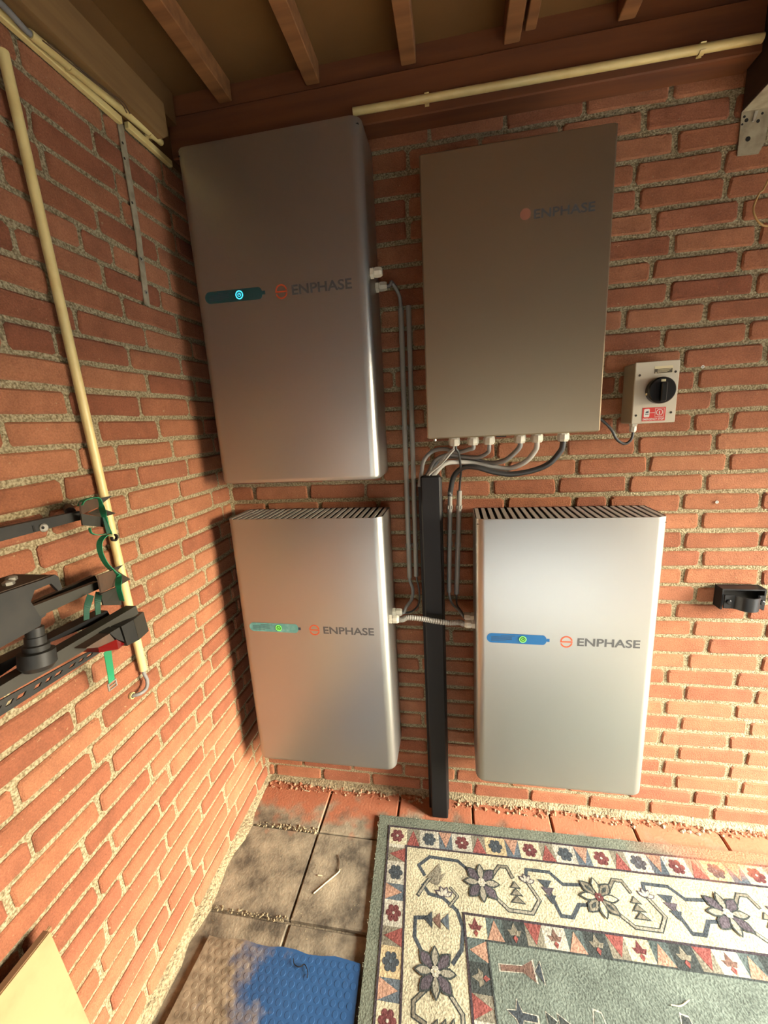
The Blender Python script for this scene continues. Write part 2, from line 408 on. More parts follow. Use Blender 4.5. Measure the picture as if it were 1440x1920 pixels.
def text_mesh(mb, body, x0, x1, z0, z1, y, th=0.0006, bold=0.0):
    """upright lettering in the XZ plane facing -y"""
    cu = bpy.data.curves.new('lettering', 'FONT'); cu.body = body; cu.offset = bold; cu.resolution_u = 4
    ob = bpy.data.objects.new('lettering', cu); col.objects.link(ob)
    me = bpy.data.meshes.new_from_object(ob.evaluated_get(bpy.context.evaluated_depsgraph_get()))
    vs = [v.co.copy() for v in me.vertices]; fs = [tuple(p.vertices) for p in me.polygons]
    bpy.data.objects.remove(ob); bpy.data.curves.remove(cu); bpy.data.meshes.remove(me)
    ax, bx = min(v.x for v in vs), max(v.x for v in vs); ay, by = min(v.y for v in vs), max(v.y for v in vs)
    mb.add([(x0 + (v.x - ax) / (bx - ax) * (x1 - x0), y - th, z0 + (v.y - ay) / (by - ay) * (z1 - z0)) for v in vs], fs)
    return mb

# ------------------------------------------------------------------ brick walls
COURSE = 0.0639; PITCH = 0.2210; DECK = 2.585
brick_cache = {}
def brick_shape(length, var, h=0.0505, d=0.020):
    """outline of ten points, rounded arris; (along, out, up), centred, face at out = 0"""
    rnd = random.Random(int(length * 1000) * 31 + var)
    a, b, c = length / 2, h / 2, 0.006
    o = [(-a + c, -b), (0, -b), (a - c, -b), (a, -b + c), (a, b - c), (a - c, b), (0, b), (-a + c, b), (-a, b - c), (-a, -b + c)]
    o = [(p + rnd.uniform(-.0022, .0022), q + rnd.uniform(-.0022, .0022)) for p, q in o]
    face = rnd.uniform(-.0012, .0012); n = len(o)
    v = []
    for p, q in o: v.append((p * (1 - .0045 / a), face + rnd.uniform(-.0006, .0006), q * (1 - .004 / b)))
    for p, q in o: v.append((p, face - .0042, q))
    for p, q in o: v.append((p, -d, q))
    f = [tuple(range(n))]
    for r in (0, n):
        for j in range(n): f.append((r + j, r + n + j, r + n + (j + 1) % n, r + (j + 1) % n))
    return v, f
def brick_mesh(length, var, wall):
    key = (round(length / 0.004), var, wall)
    if key not in brick_cache:
        v, f = brick_shape(key[0] * 0.004, var)
        if wall == 'left': vv = [(o, a, u) for a, o, u in v]
        elif wall == 'back': vv = [(a, -o, u) for a, o, u in v]
        me = bpy.data.meshes.new('brick'); me.from_pydata(vv, [], f)
        import bmesh
        bm = bmesh.new(); bm.from_mesh(me); bmesh.ops.recalc_face_normals(bm, faces=bm.faces); bm.to_mesh(me); bm.free()
        me.materials.append(M['brick'])
        brick_cache[key] = me
    return brick_cache[key]
def course_joints(k, picks, lo, hi):
    """head joint positions of course k: the seen ones, the rest at the brick pitch"""
    rnd = random.Random(k * 17 + 3)
    p = sorted(picks) if picks else [lo + (0.05 if k % 2 else 0.155) + rnd.uniform(-.02, .02)]
    out = [p[0]]
    for q in p[1:]:
        gap = q - out[-1]
        if gap < 0.06: continue
        n = max(1, round(gap / PITCH))
        if gap < 0.15: n = 1
        s = out[-1]
        for i in range(1, n + 1): out.append(s + gap * i / n)
    while out[0] > lo: out.insert(0, out[0] - PITCH + rnd.uniform(-.006, .006))
    while out[-1] < hi: out.append(out[-1] + PITCH + rnd.uniform(-.006, .006))
    return out
LEFT_PICKS = {-1: [-0.758], 0: [-0.7], 1: [-0.637, -0.526, -0.301], 3: [-0.854, -0.645, -0.439], 4: [-0.816], 5: [-0.751, -0.54], 6: [-0.811, -0.596], 7: [-0.755, -0.536], 8: [-0.82, -0.602, -0.387], 9: [-0.971, -0.762], 10: [-0.913, -0.707, -0.492], 11: [-0.75, -0.53, -0.309], 12: [-0.914, -0.707, -0.499], 13: [-0.769, -0.311], 14: [-0.71, -0.501, -0.274], 15: [-0.22], 16: [-0.493], 17: [-0.318], 18: [-0.494, -0.278], 19: [-0.766, -0.332, -0.117], 20: [-0.498, -0.285], 21: [-0.672, -0.446, -0.228], 22: [-0.618, -0.506, -0.286], 23: [-0.77, -0.331], 24: [-0.612, -0.393], 25: [-0.346], 26: [-0.724, -0.614, -0.401], 27: [-0.547, -0.325], 28: [-0.599, -0.391], 29: [-0.658, -0.441, -0.233], 30: [-0.491, -0.395], 31: [-0.211], 33: [-0.563], 34: [-0.393], 35: [-0.56, -0.349]}
BACK_PICKS = {0: [1.734, 1.839], 1: [1.668, 1.889], 2: [1.617, 1.841], 3: [1.665, 1.889], 4: [1.603, 1.827], 5: [1.662, 1.884], 6: [1.606, 1.829], 7: [1.665, 1.888], 8: [1.599, 1.82], 9: [1.661, 1.887], 10: [1.719], 11: [1.666, 1.885], 12: [1.604, 1.827], 13: [1.663], 14: [1.619, 1.847], 15: [1.666], 16: [1.607, 1.832], 17: [1.651], 18: [1.036, 1.258, 1.37, 1.59, 1.816], 19: [0.987, 1.206, 1.423, 1.651], 20: [1.264, 1.482, 1.708], 21: [1.442, 1.665], 22: [1.597, 1.706], 23: [1.649], 24: [1.596], 25: [1.551], 28: [1.497, 1.721], 29: [1.446, 1.675], 30: [1.496], 31: [1.442], 32: [1.62]}
HIDDEN = [(0.10, 0.60, 1.44, 2.33), (0.11, 0.60, 0.33, 1.18), (0.93, 1.42, 0.30, 1.16), (0.80, 1.21, 1.56, 2.20)]   # behind the units, on the wall
def rest_mesh(name, pieces, wall, parent):
    mb = MB()
    for length, var, loc in pieces:
        v, f = brick_shape(length, var)
        for p in (v,):
            if wall == 'left': q = [(loc[0] + o, loc[1] + a, loc[2] + u) for a, o, u in v]
            elif wall == 'back': q = [(loc[0] + a, loc[1] - o, loc[2] + u) for a, o, u in v]
            elif wall == 'right': q = [(loc[0] - o, loc[1] + a, loc[2] + u) for a, o, u in v]
            else: q = [(loc[0] + a, loc[1] + o, loc[2] + u) for a, o, u in v]
            mb.add(q, f)
    return stuff(mb.build(name, 'brick', parent))
def lay_wall(wobj, wall, lo, hi, z0, picks, kmax, near):
    rnd = random.Random(5); rest = []
    for k in range(-1, kmax):
        z = z0 + k * COURSE; j = course_joints(k, picks.get(k), lo, hi)
        for a, b in zip(j, j[1:]):
            g = 0.0125 + rnd.uniform(-.002, .003)
            s, e = max(a + g / 2, lo + .002), min(b - g / 2, hi - .002)
            if e - s < 0.02: continue
            c = (s + e) / 2; L = e - s; var = rnd.randrange(3)
            dz = rnd.uniform(-.0015, .0015)
            loc = Vector((0, c, z + dz)) if wall == 'left' else Vector((c, 0, z + dz))
            hid = wall == 'back' and any(s > x0 and e < x1 and z - .03 > za and z + .03 < zb for x0, x1, za, zb in HIDDEN)
            if near(c) and not hid:
                o = bpy.data.objects.new('brick', brick_mesh(L, var, wall)); col.objects.link(o); put(o, loc, wobj)
            else: rest.append((L, var, loc))
    return rest_mesh('far_bricks', rest, wall, wobj)

wall_left = struct(MB().box(-0.11, -0.0065, -3.4, 0.12, -0.03, 2.392).build('wall_left', 'mortar'))
wall_back = struct(MB().box(-0.0065, RX, 0.0065, 0.12, -0.03, DECK - .0005).build('wall_back', 'mortar'))
lay_wall(wall_left, 'left', -3.35, -0.001, 0.1158, LEFT_PICKS, 36, lambda c: c > -1.2)
lay_wall(wall_back, 'back', 0.001, RX - .01, 0.1121, BACK_PICKS, 38, lambda c: c < 2.02)
# unseen front side: boarding kept dark to cut bounce, above the added opening
wall_front = struct(MB().box(-0.11, RX, -3.5, -3.43, FZ, DECK - .0005).box(-0.11, FX0, -3.5, -3.43, -.03, FZ).box(FX1, RX, -3.5, -3.43, -.03, FZ).build('wall_front', 'dark_beam'))
x = 0.0
while x < RX - .02:
    MB().bevel_box(x + .002, min(x + .148, RX - .002), -3.4295, -3.408, FZ + .002 if FX0 - .1 < x < FX1 - .05 else -.010, 2.55, .003).build('plank', 'dark_beam', wall_front); x += .15

# mortar smeared into the inside corner
mb = MB(); rs = []
for i in range(40):
    z = -0.01 + i * 2.4 / 39; a = 0.010 + 0.007 * random.random(); b = 0.008 + 0.006 * random.random()
    rs.append([(-.0064, .0064, z), (a, .0064, z), (a * .45, -b * .4, z), (-.0064, -b, z)])
mb.rings(rs).build('corner_mortar', 'mortar', wall_back)

# ------------------------------------------------------------------ floor of paving slabs
floor = struct(MB().box(-0.1, RX, -3.4, 0.1, -0.08, -0.016).build('floor', 'joint_sand'))
def slab(x0, x1, y0, y1, dz=0.0, tilt=0.0):
    x0, x1 = sorted((x0, x1)); y0, y1 = sorted((y0, y1)); b = 0.004
    def rg(z, i):
        return [(x0 + i, y0 + i, z), (x1 - i, y0 + i, z + tilt), (x1 - i, y1 - i, z + tilt), (x0 + i, y1 - i, z)]
    return MB().rings([rg(-0.04, 0), rg(-b + dz, 0), rg(dz, b)]).build('paving_slab', 'slab', floor)
ys = [0.0, -0.215, -0.510] + [-0.510 - 0.304 * i for i in range(1, 10)]
xs = [0.004, 0.309] + [0.309 + 0.302 * i for i in range(1, 10)]
rnd = random.Random(2)
xs = [x for x in xs if x < RX + .3]
xs[-1] = RX
for i in range(len(xs) - 1):
    for j in range(len(ys) - 1):
        g = 0.0035 if j != 1 else 0.0025
        dz = rnd.uniform(-.003, 0.0)
        if (i, j) == (1, 1): dz = 0.0
        if (i, j) in ((1, 2), (0, 2)): dz = -0.010
        if (i, j) == (0, 0): dz = -0.001
        slab(xs[i] + g, xs[i + 1] - g, ys[j] - g, ys[j + 1] + g, dz, rnd.uniform(-.001, .001))
# sandy fillets where slabs meet the walls
def fillet(p0, p1, inward, w, h):
    p0, p1, q = Vector(p0), Vector(p1), Vector(inward); rs = []; n = 60; rf = random.Random(int(w * 1000))
    for i in range(n + 1):
        p = p0.lerp(p1, i / n); ww = w * rf.uniform(.55, 1.25); hh = h * rf.uniform(.5, 1.2)
        rs.append([p + Vector((0, 0, -.012)), p + Vector((0, 0, hh)), p + q * ww * .5 + Vector((0, 0, hh * .55)), p + q * ww + Vector((0, 0, -.004)), p + q * ww + Vector((0, 0, -.012))])
    return MB().rings(rs).build('sand_fillet', 'sand', floor)
fillet((-.0063, -.002, 0), (-.0063, -3.3, 0), (1, 0, 0), .030, .020)
fillet((0.002, .0063, 0), (RX - .01, .0063, 0), (0, -1, 0), .026, .020)
# open ground beyond the shed's open right side
struct(MB().box(RX + .1, 400.0, -300.0, 300.0, -0.12, -0.03).build('ground', 'ground'))

struct(MB().box(-14.0, RX + .0995, -300.0, -3.5, -0.12, -0.03).build('ground', 'ground'))
# added unseen wall out front, blocks the sky from the low opening
struct(MB().box(-14.0, 16.0, -7.2, -7.0, -0.03, 3.2).build('wall_sky_screen', 'sky_screen_grey'))

# ------------------------------------------------------------------ roof

ceiling = struct(MB().box(-0.11, RX + .25, -3.5, 0.12, DECK, DECK + 0.05).build('ceiling', 'deck'))
purlin = MB().bevel_box(-0.0, 1.628, -0.072, -0.0035, 2.412, 2.525, 0.003).build('beam', 'beam_pine', ceiling)
MB().bevel_box(1.762, RX - .001, -0.072, -0.0035, 2.412, 2.525, 0.003).build('beam', 'beam_pine', ceiling)
MB().box(0.0, RX - .001, -0.060, -0.0035, 2.5255, DECK).build('infill_board', 'beam_pine', ceiling)
# batten rows under the deck, ending at the beam
for bx in (0.180, 0.455, 0.733, 1.008, 1.288, 1.85, 2.12, 2.40, 2.68):
    MB().bevel_box(bx, bx + 0.042, -3.39, -0.0725, 2.532, DECK, 0.002).build('batten', 'pine', ceiling)
MB().bevel_box(1.062, 1.090, -3.39, -0.0725, 2.552, DECK, 0.002).build('batten', 'pine', ceiling)
MB().bevel_box(1.545, 1.585, -3.39, -0.0725, 2.532, DECK, 0.002).build('batten', 'pine', ceiling)
# wall plate along the left wall, chamfered end
pl = [(0.002, -0.160, 2.500), (0.002, -0.160, 2.420), (0.002, -0.185, 2.400), (0.002, -3.39, 2.400), (0.002, -3.39, 2.500)]
MB().prism(pl, (0.050, 0, 0)).build('wall_plate', 'plate_pine', ceiling)
MB().box(-0.10, 0.030, -3.39, -0.0725, 2.5005, DECK).build('infill_board', 'deck', ceiling)
MB().box(-0.10, -0.001, -3.39, -0.0725, 2.3925, 2.5).build('infill_board', 'deck', ceiling)
# pale lath on top of the left wall
lath = MB().bevel_box(0.0008, 0.016, -3.39, -0.30, 2.372, 2.390, 0.002).build('lath', 'cream_pvc', ceiling)
MB().bevel_box(0.0008, 0.016, -0.278, -0.10, 2.376, 2.394, 0.002).build('lath', 'cream_pvc', ceiling)
# heavy dark joist towards the viewer on the right
MB().bevel_box(1.632, 1.758, -3.39, -0.0035, 2.330, DECK - .0005, 0.004).build('joist', 'dark_beam', ceiling)
# head beam over the open right side
MB().bevel_box(RX - .02, RX + .10, OY1 - .15, OY0 + .15, OZ + .001, OZ + .12, 0.004).build('head_beam', 'beam_pine', ceiling)
MB().box(-0.11, -0.001, -0.0725, 0.12, 2.3925, DECK).build('infill_board', 'deck', ceiling)  # filler added to stop light leaking in at the corner
# right wall with the doorway the daylight comes through
wall_right = struct(MB().box(RX, RX + .1, OY0, 0.12, -.03, DECK).box(RX, RX + .1, -3.5, OY1, -.03, DECK).box(RX, RX + .1, OY1, OY0, OZ + .121, DECK).build('wall_right', 'mortar'))
fr = []
for k in range(-1, 38):
    y = -3.38 + (0.0 if k % 2 else 0.11); z = 0.1121 + k * COURSE
    while y < -.12:
        if z - .03 > OZ + .125 or y > OY0 - .02 + .02 or y + .208 < OY1 - .02: fr.append((0.208, k % 3, Vector((RX - .0065, y + .104, z))))
        y += PITCH
rest_mesh('far_bricks', fr, 'right', wall_right)

# ------------------------------------------------------------------ wall batteries
def gland(o, axis, parent, r=0.015, ln=0.032, name='cable_gland'):
    """hexagonal cable gland: lock nut, body, dome nut"""
    g = MB().lathe(o, axis, [(0, r * 1.12), (ln * .28, r * 1.12), (ln * .30, r * .92), (ln * .40, r * .92)], 6).build(name, 'gland', parent)
    MB().lathe(Vector(o) + Vector(axis).normalized() * ln * .401, axis, [(0, r), (ln * .42, r), (ln * .62, r * .78), (ln * .62, r * .55)], 8).build('dome_nut', 'gland', g)
    return g
def logo_mark(x, z, r, y, m, parent):
    mb = MB(); t = r * .22
    ref = (1, 0, 0)
    mb.ring((x, y, z + r * .10), (0, -1, 0), r * .77, r, .0006, 20, math.radians(8), math.radians(180), ref)
    mb.ring((x, y, z - r * .10), (0, -1, 0), r * .77, r, .0006, 20, math.radians(196), math.radians(352), ref)
    mb.box(x - r * 1.0, x + r * 1.0, y - .0006, y, z - t / 2, z + t / 2)
    return mb.build('logo_mark', m, parent)
def power_button(x, z, r, y, led, parent):
    b = MB().disc((x, y, z), (0, -1, 0), r, .0012, 28).build('power_button', 'button_black', parent)
    MB().ring((x, y - .0012, z), (0, -1, 0), r * .74, r * .99, .0005, 32).build('led_ring', led, b)
    mb = MB().ring((x, y - .0012, z), (0, -1, 0), r * .30, r * .44, .0005, 20, math.radians(35), math.radians(325))
    mb.box(x - r * .07, x + r * .07, y - .0017, y - .0012, z, z + r * .48)
    mb.build('power_symbol', led, b)
    return b
BW, BH, BD = 0.55, 0.98, 0.168
YF = -0.185
def battery(x, z, film, led, label, glow, side, logo_grey='logo_grey'):
    """rounded silver cover, vent slats on top, film strip with lit button, mark and name"""
    t = thing('wall_battery', (x + BW / 2, YF + BD, z), label, 'battery', 'wall batteries')
    yb = YF + BD; R = 0.031
    plan = [(x, yb)]
    for k in range(9):
        a = math.pi + math.pi / 2 * k / 8; plan.append((x + R + R * math.cos(a), YF + R + R * math.sin(a)))
    for k in range(9):
        a = 1.5 * math.pi + math.pi / 2 * k / 8; plan.append((x + BW - R + R * math.cos(a), YF + R + R * math.sin(a)))
    plan.append((x + BW, yb))
    cx, cy = x + BW / 2, yb - BD / 2
    def rg(zz, i): return [(cx + (p - cx) * (1 - i / (BW / 2)), cy + (q - cy) * (1 - i / (BD / 2)) if q < cy else q, zz) for p, q in plan]
    mb = MB()
    # outside skin, rounded lower lip, folded rim round the open top
    mb.rings([rg(z + .001, .012), rg(z + .003, .005), rg(z + .010, .0008), rg(z + .016, 0), rg(z + BH - .002, 0), rg(z + BH, .0006), rg(z + BH, .0022), rg(z + BH - .018, .0022)])
    cover = mb.build('cover', 'silver', t, smooth=40)
    # vent: dark well and slats running front to back
    well = MB().box(x + .006, x + BW - .006, YF + .006, yb - .004, z + BH - .0178, z + BH - .0165).build('vent_well', 'vent_dark', t)
    n = 24; p = (BW - .024) / n
    sl = None
    for i in range(n + 1):
        xx = x + .012 + i * p; w = .0060
        a, b = max(xx - w, x + .0035), min(xx + w, x + BW - .0035)
        fy = YF + .0040 if .03 < xx - x < BW - .03 else YF + .012
        MB().box(a, b, fy, yb - .002, z + BH - .0036, z + BH - .0006).build('slat', 'slat', well)
    # film strip with tab
    sx0, sx1, sz, h = x + .036, x + .212, z + .578, .0168
    pts = []
    for k in range(13):
        a = math.pi / 2 + math.pi * k / 12; pts.append((sx0 + h + h * math.cos(a), YF - .0003, sz + h * math.sin(a)))
    for k in range(9):
        a = -math.pi / 2 + math.pi * k / 8; pts.append((sx1 + h * .7 * math.cos(a), YF - .0003, sz - .002 + h * math.sin(a)))
    st = MB().prism(pts, (0, -.0009, 0)).build('film_strip', film, t)
    MB().box(sx1 + h * .7, sx1 + h * .7 + .009, YF - .0012, YF - .0003, sz - .007, sz + .003).build('pull_tab', film if film != 'film_teal' else 'print_dark', st)
    pr = MB()
    for i in range(5):
        pr.box(sx0 + (.014 if i else .045), sx0 + (.080 if i < 4 else .060) + (.010 if not i else 0), YF - .00155, YF - .0012, sz + .0085 - i * .0045, sz + .0099 - i * .0045)
    pr.build('fine_print', 'print_dark', st)
    power_button(x + .150, sz - .001, .0125 if glow else .0115, YF - .0012, led, st)
    logo_mark(x + .284, z + .573, .0185, YF - .0002, 'logo_orange', t)
    text_mesh(MB(), 'ENPHASE', x + .317, x + .500, z + .560, z + .588, YF, .0006, .022).build('lettering', logo_grey, t, label='grey capital lettering')
    for gy, gz in ((-.150, .606), (-.066, .592)):
        gland((x + BW if side > 0 else x, gy, z + gz), (side, 0, 0), t, .0145, .034)
    # wall rail at the back of the unit
    MB().box(x + .03, x + BW - .03, yb + .0005, -.0015, z + .70, z + .80).build('wall_rail', 'galvanised', t)
    MB().box(x + .03, x + BW - .03, yb + .0005, -.0015, z + .12, z + .20).build('wall_rail', 'galvanised', t)
    return t
bat_a = battery(0.0792, 1.3912, 'film_dark', 'led_cyan', 'upper silver wall battery with cyan-lit power button, nearest the ceiling', True, 1)
bat_b = battery(0.0793, 0.2887, 'film_teal', 'led_green', 'lower silver wall battery in the corner with pale teal film strip', False, 1)
bat_c = battery(0.9227, 0.2796, 'film_blue', 'led_green', 'lower silver wall battery with bright blue film strip, right of the black trunking', False, -1)

# ------------------------------------------------------------------ controller cabinet
cx0, cx1, cz0, cz1, cyf, cyb = 0.7837, 1.2649, 1.5121, 2.2473, -0.200, -0.006
cab = thing('controller_cabinet', ((cx0 + cx1) / 2, cyb, cz0), 'flat grey controller cabinet high on the back wall with cables below', 'cabinet')
MB().bevel_box(cx0 + .012, cx1 - .012, cyf + .026, cyb, cz0 + .006, cz1 - .006, .002).build('enclosure', 'cabinet_silver', cab)
MB().bevel_box(cx0, cx1, cyf, cyf + .0255, cz0, cz1, .0035).build('door', 'cabinet_silver', cab)
MB().lathe((cx0 + .022, cyf + .012, cz0), (0, 0, -1), [(0, .005), (.006, .005), (.008, .003)], 10).build('door_screw', 'zinc', cab)
MB().disc((cx0 + .270, cyf, cz0 + .563), (0, -1, 0), .0135, .0005, 24).build('logo_mark', 'logo_pink', cab, label='faded pink round mark')
text_mesh(MB(), 'ENPHASE', cx0 + .291, cx0 + .438, cz0 + .549, cz0 + .571, cyf, .0006, .020).build('lettering', 'logo_grey', cab, label='dark capital lettering')
GY = -0.105
gx = {}
for i, u in enumerate(((0.8633, -0.1050, 1.4935)[0], (0.9217, -0.1050, 1.4910)[0], (0.9711, -0.1050, 1.4921)[0], (1.0646, -0.1050, 1.4961)[0], (1.1151, -0.1050, 1.4971)[0], (1.1913, -0.1050, 1.4952)[0])):
    gx[i] = u
    gland((u, GY, cz0 + .0058), (0, 0, -1), cab, .0180, .034)
MB().box(gx[2] + .03, gx[3] - .03, -.008, -.0062, cz0 - .012, cz0 + .03).build('mounting_tab', 'steel_black', cab)

# ------------------------------------------------------------------ emergency stop isolator
s0, s1, t0, t1, sy = 1.387, 1.503, 1.525, 1.699, -0.090
sw = thing('isolator_switch', ((s0 + s1) / 2, -.002, t0), 'small cream isolator box with black rotary knob and red emergency stop label', 'switch')
MB().bevel_box(s0, s1, sy + .0045, -.002, t0, t1, .003).build('enclosure', 'switch_side', sw)
lid = MB().bevel_box(s0 - .0005, s1 + .0005, sy, sy + .004, t0 - .0005, t1 + .0005, .0015).build('front_plate', 'switch_grey', sw)
for dx, dz in ((.010, .024), (.104, .028), (.012, .138), (.106, .142)):
    MB().lathe((s0 + dx, sy, t0 + dz), (0, -1, 0), [(0, .0034), (.0012, .0030)], 12).build('screw', 'screw', lid)
kx, kz = s0 + .066, t0 + .092
kb = MB().lathe((kx, sy, kz), (0, -1, 0), [(0, .036), (.004, .037), (.020, .037), (.024, .034)], 32).build('rotary_knob', 'knob_black', sw, smooth=35)
MB().bevel_box(kx - .0075, kx + .0075, sy - .036, sy - .0245, kz - .031, kz + .022, .002).build('grip', 'knob_black', kb)
MB().box(kx - .006, kx + .006, sy - .0247, sy - .0241, kz + .0235, kz + .0300).build('position_mark', 'label_cream', kb)
MB().box(kx - .0395, kx - .0372, sy - .018, sy - .010, kz - .012, kz - .006).build('position_mark', 'label_cream', kb)
MB().box(s0 + .050, s0 + .098, sy - .0006, sy, t0 + .140, t0 + .160).build('rating_label', 'label_cream', lid)
rl = MB().box(s0 + .050, s0 + .097, sy - .0009, sy - .0006, t0 + .1405, t0 + .1525)
rl.build('rating_print', 'label_dark', lid)
pr = MB()
for i in range(3): pr.box(s0 + .058, s0 + .094 - i * .005, sy - .0012, sy - .0009, t0 + .1495 - i * .0034, t0 + .1507 - i * .0034)
pr.poly([(s0 + .052, sy - .0012, t0 + .1412), (s0 + .0565, sy - .0012, t0 + .1412), (s0 + .0542, sy - .0012, t0 + .1455)])
pr.build('rating_lines', 'label_cream', lid)
rd = MB().box(s0 + .027, s0 + .089, sy - .0008, sy, t0 + .006, t0 + .045).build('stop_label', 'label_red', lid, label='red label reading EMERGENCY STOP')
w = MB(); yy = sy - .0008
text_mesh(w, 'EMERGENCY STOP', s0 + .029, s0 + .086, t0 + .0085, t0 + .0145, yy, .0004, .02)
w.build('lettering', 'label_white', rd)
def rrect(mb, x0, x1, z0, z1, r, y, th):
    p = []
    for cx_, cz_, a0 in ((x1 - r, z0 + r, -90), (x1 - r, z1 - r, 0), (x0 + r, z1 - r, 90), (x0 + r, z0 + r, 180)):
        for k in range(5):
            a = math.radians(a0 + 22.5 * k); p.append((cx_ + r * math.cos(a), y, cz_ + r * math.sin(a)))
    return mb.prism(p, (0, -th, 0))
rrect(MB(), s0 + .031, s0 + .046, t0 + .0175, t0 + .0415, .003, yy, .0004).build('pictogram_card', 'label_white', rd)
pm = MB(); pm.poly([(s0 + .034, yy - .0008, t0 + .030), (s0 + .0435, yy - .0008, t0 + .030), (s0 + .0425, yy - .0008, t0 + .0375), (s0 + .0400, yy - .0008, t0 + .0345), (s0 + .0370, yy - .0008, t0 + .0345)])
pm.box(s0 + .034, s0 + .0435, yy - .0008, yy - .0005, t0 + .025, t0 + .027)
pm.build('pictogram', 'print_dark', rd)
w = MB(); w.box(s0 + .046, s0 + .060, yy - .0004, yy, t0 + .0292, t0 + .0304)
w.ring((s0 + .073, yy, t0 + .030), (0, -1, 0), .0074, .0090, .0004, 24)
w.box(s0 + .0718, s0 + .0742, yy - .0004, yy, t0 + .0245, t0 + .0345)
for a0 in range(4):
    c, s_ = s0 + .073, t0 + .030; q = .0122; t = .0008
    if a0 == 0: w.box(c - q, c + q, yy - .0004, yy, s_ + q - t, s_ + q)
    if a0 == 1: w.box(c - q, c + q, yy - .0004, yy, s_ - q, s_ - q + t)
    if a0 == 2: w.box(c - q, c - q + t, yy - .0004, yy, s_ - q, s_ + q)
    if a0 == 3: w.box(c + q - t, c + q, yy - .0004, yy, s_ - q, s_ + q)
w.build('dial_symbol', 'label_white', rd)
gland((s0 + .022, -.045, t0), (0, 0, -1), sw, .0105, .026)

# ------------------------------------------------------------------ trunking, conduits and cables on the back wall
tr = thing('cable_trunking', (0.780, -0.06, 0.0), 'tall black cable trunking standing on the floor between the lower batteries', 'trunking')
MB().bevel_box(0.738, 0.818, -0.060, -0.002, 0.001, 1.372, .002).build('trunk_base', 'trunk_black', tr)
MB().bevel_box(0.750, 0.816, -0.102, -0.0605, 0.001, 1.388, .005).build('trunk_lid', 'trunk_black', tr)
def conduit(a, b, r, m, label, group=None, clips=(), clip_mat=None, cat='conduit', wall=(0, 1, 0)):
    a, b = Vector(a), Vector(b); d = (b - a).normalized(); w = Vector(wall)
    t = thing('conduit', b if b.z < a.z else a, label, cat, group)
    mb = MB().rings([[p + (u * math.cos(k) + v * math.sin(k)) * rr for k in (2 * math.pi * i / 16 for i in range(16))]
                     for u, v in [((w - d * w.dot(d)).normalized(), d.cross((w - d * w.dot(d)).normalized()))]
                     for p, rr in ((a + d * .01, r * .68), (a, r * .72), (a, r), (b, r), (b, r * .72), (b - d * .01, r * .68))])
    mb.build('pipe', m, t, smooth=40)
    for f in clips:
        c = a + (b - a) * f; mb = MB(); side = d.cross(w).normalized()
        mb.ring(c - d * .006, d, r * 1.02, r * 1.28, .012, 18, math.radians(40), math.radians(320), ref=-w)
        o = mb.build('clip', clip_mat or m, t)
        MB().prism([c + w * r * 1.02 + side * r * 1.2 - d * .006, c + w * r * 1.02 - side * r * 1.2 - d * .006,
                    c + w * r * 1.02 - side * r * 1.2 + d * .006, c + w * r * 1.02 + side * r * 1.2 + d * .006], w * (r * .45)).build('clip_foot', clip_mat or m, o)
    return t
G = 'grey conduits beside the trunking'
conduit((0.6988, -0.0200, 1.9266), (0.6908, -0.0200, 0.9985), .0088, 'grey_pvc', 'leftmost grey conduit running down beside the upper battery', G, (.41, .865))
conduit((0.7242, -0.0200, 1.9322), (0.7159, -0.0200, 1.0051), .0082, 'grey_pvc', 'second grey conduit, just left of the black trunking', G, (.42, .87))
conduit((0.8459, -0.0220, 1.3221), (0.8353, -0.0220, 0.9447), .0080, 'grey_pvc', 'short grey conduit just right of the black trunking', G, (.15, .51))
conduit((0.8780, -0.0220, 1.3232), (0.8624, -0.0220, 0.9389), .0088, 'grey_pvc', 'short grey conduit between the trunking pair and the blue-strip battery', G, (.15, .51))

def cable(pts, r, m, label, group='cables on the back wall', n=9, name='cable'):
    return tag(MB().tube(smooth_path(pts, 8), r, n).build(name, m, None, smooth=True), label, 'cable', group)
zt = cz0 + .0058 - .034 * .95
def under(i, dx=0.0): return [(gx[i] + dx, GY, zt + .004), (gx[i] + dx, GY, zt - .012)]
cable(under(1) + [(0.9067, -0.1000, 1.4694), (0.8731, -0.0850, 1.4610), (0.8334, -0.0700, 1.4720), (0.7922, -0.0550, 1.4655), (0.7621, -0.0720, 1.4379), (0.7522, -0.0780, 1.3941)] + [(0.744, -.078, 1.35)], .0068, 'cable_grey', 'grey cable from the second gland arching farthest left into the trunking')
cable(under(2) + [(0.9686, -0.0950, 1.4580), (0.9394, -0.0800, 1.4425), (0.8905, -0.0600, 1.4443), (0.8379, -0.0520, 1.4509), (0.7967, -0.0560, 1.4332), (0.7747, -0.0660, 1.3954), (0.7600, -.067, 1.374)], .0062, 'cable_grey', 'grey cable from the third gland curving into the trunking')
cable(under(3) + [(1.0518, -0.0980, 1.4549), (1.0194, -0.0850, 1.4279), (0.9718, -0.0550, 1.4196), (0.9206, -0.0400, 1.4342), (0.8678, -0.0380, 1.4432), (0.8142, -0.0420, 1.4384), (0.7827, -0.0500, 1.3931), (0.768, -.052, 1.3735)], .0080, 'cable_grey', 'grey cable from the fourth gland sagging along the wall to the trunking')
cable(under(4) + [(1.1112, -0.0980, 1.4558), (1.0847, -0.0880, 1.4224), (1.0386, -0.0660, 1.4010), (0.9885, -0.0600, 1.4073), (0.9198, -0.0600, 1.4220), (0.8727, -0.0700, 1.4283), (0.8293, -0.0840, 1.4243), (0.7951, -0.0815, 1.3914), (0.788, -.082, 1.3895)], .0080, 'cable_light', 'pale grey cable from the fifth gland looping low into the trunking')
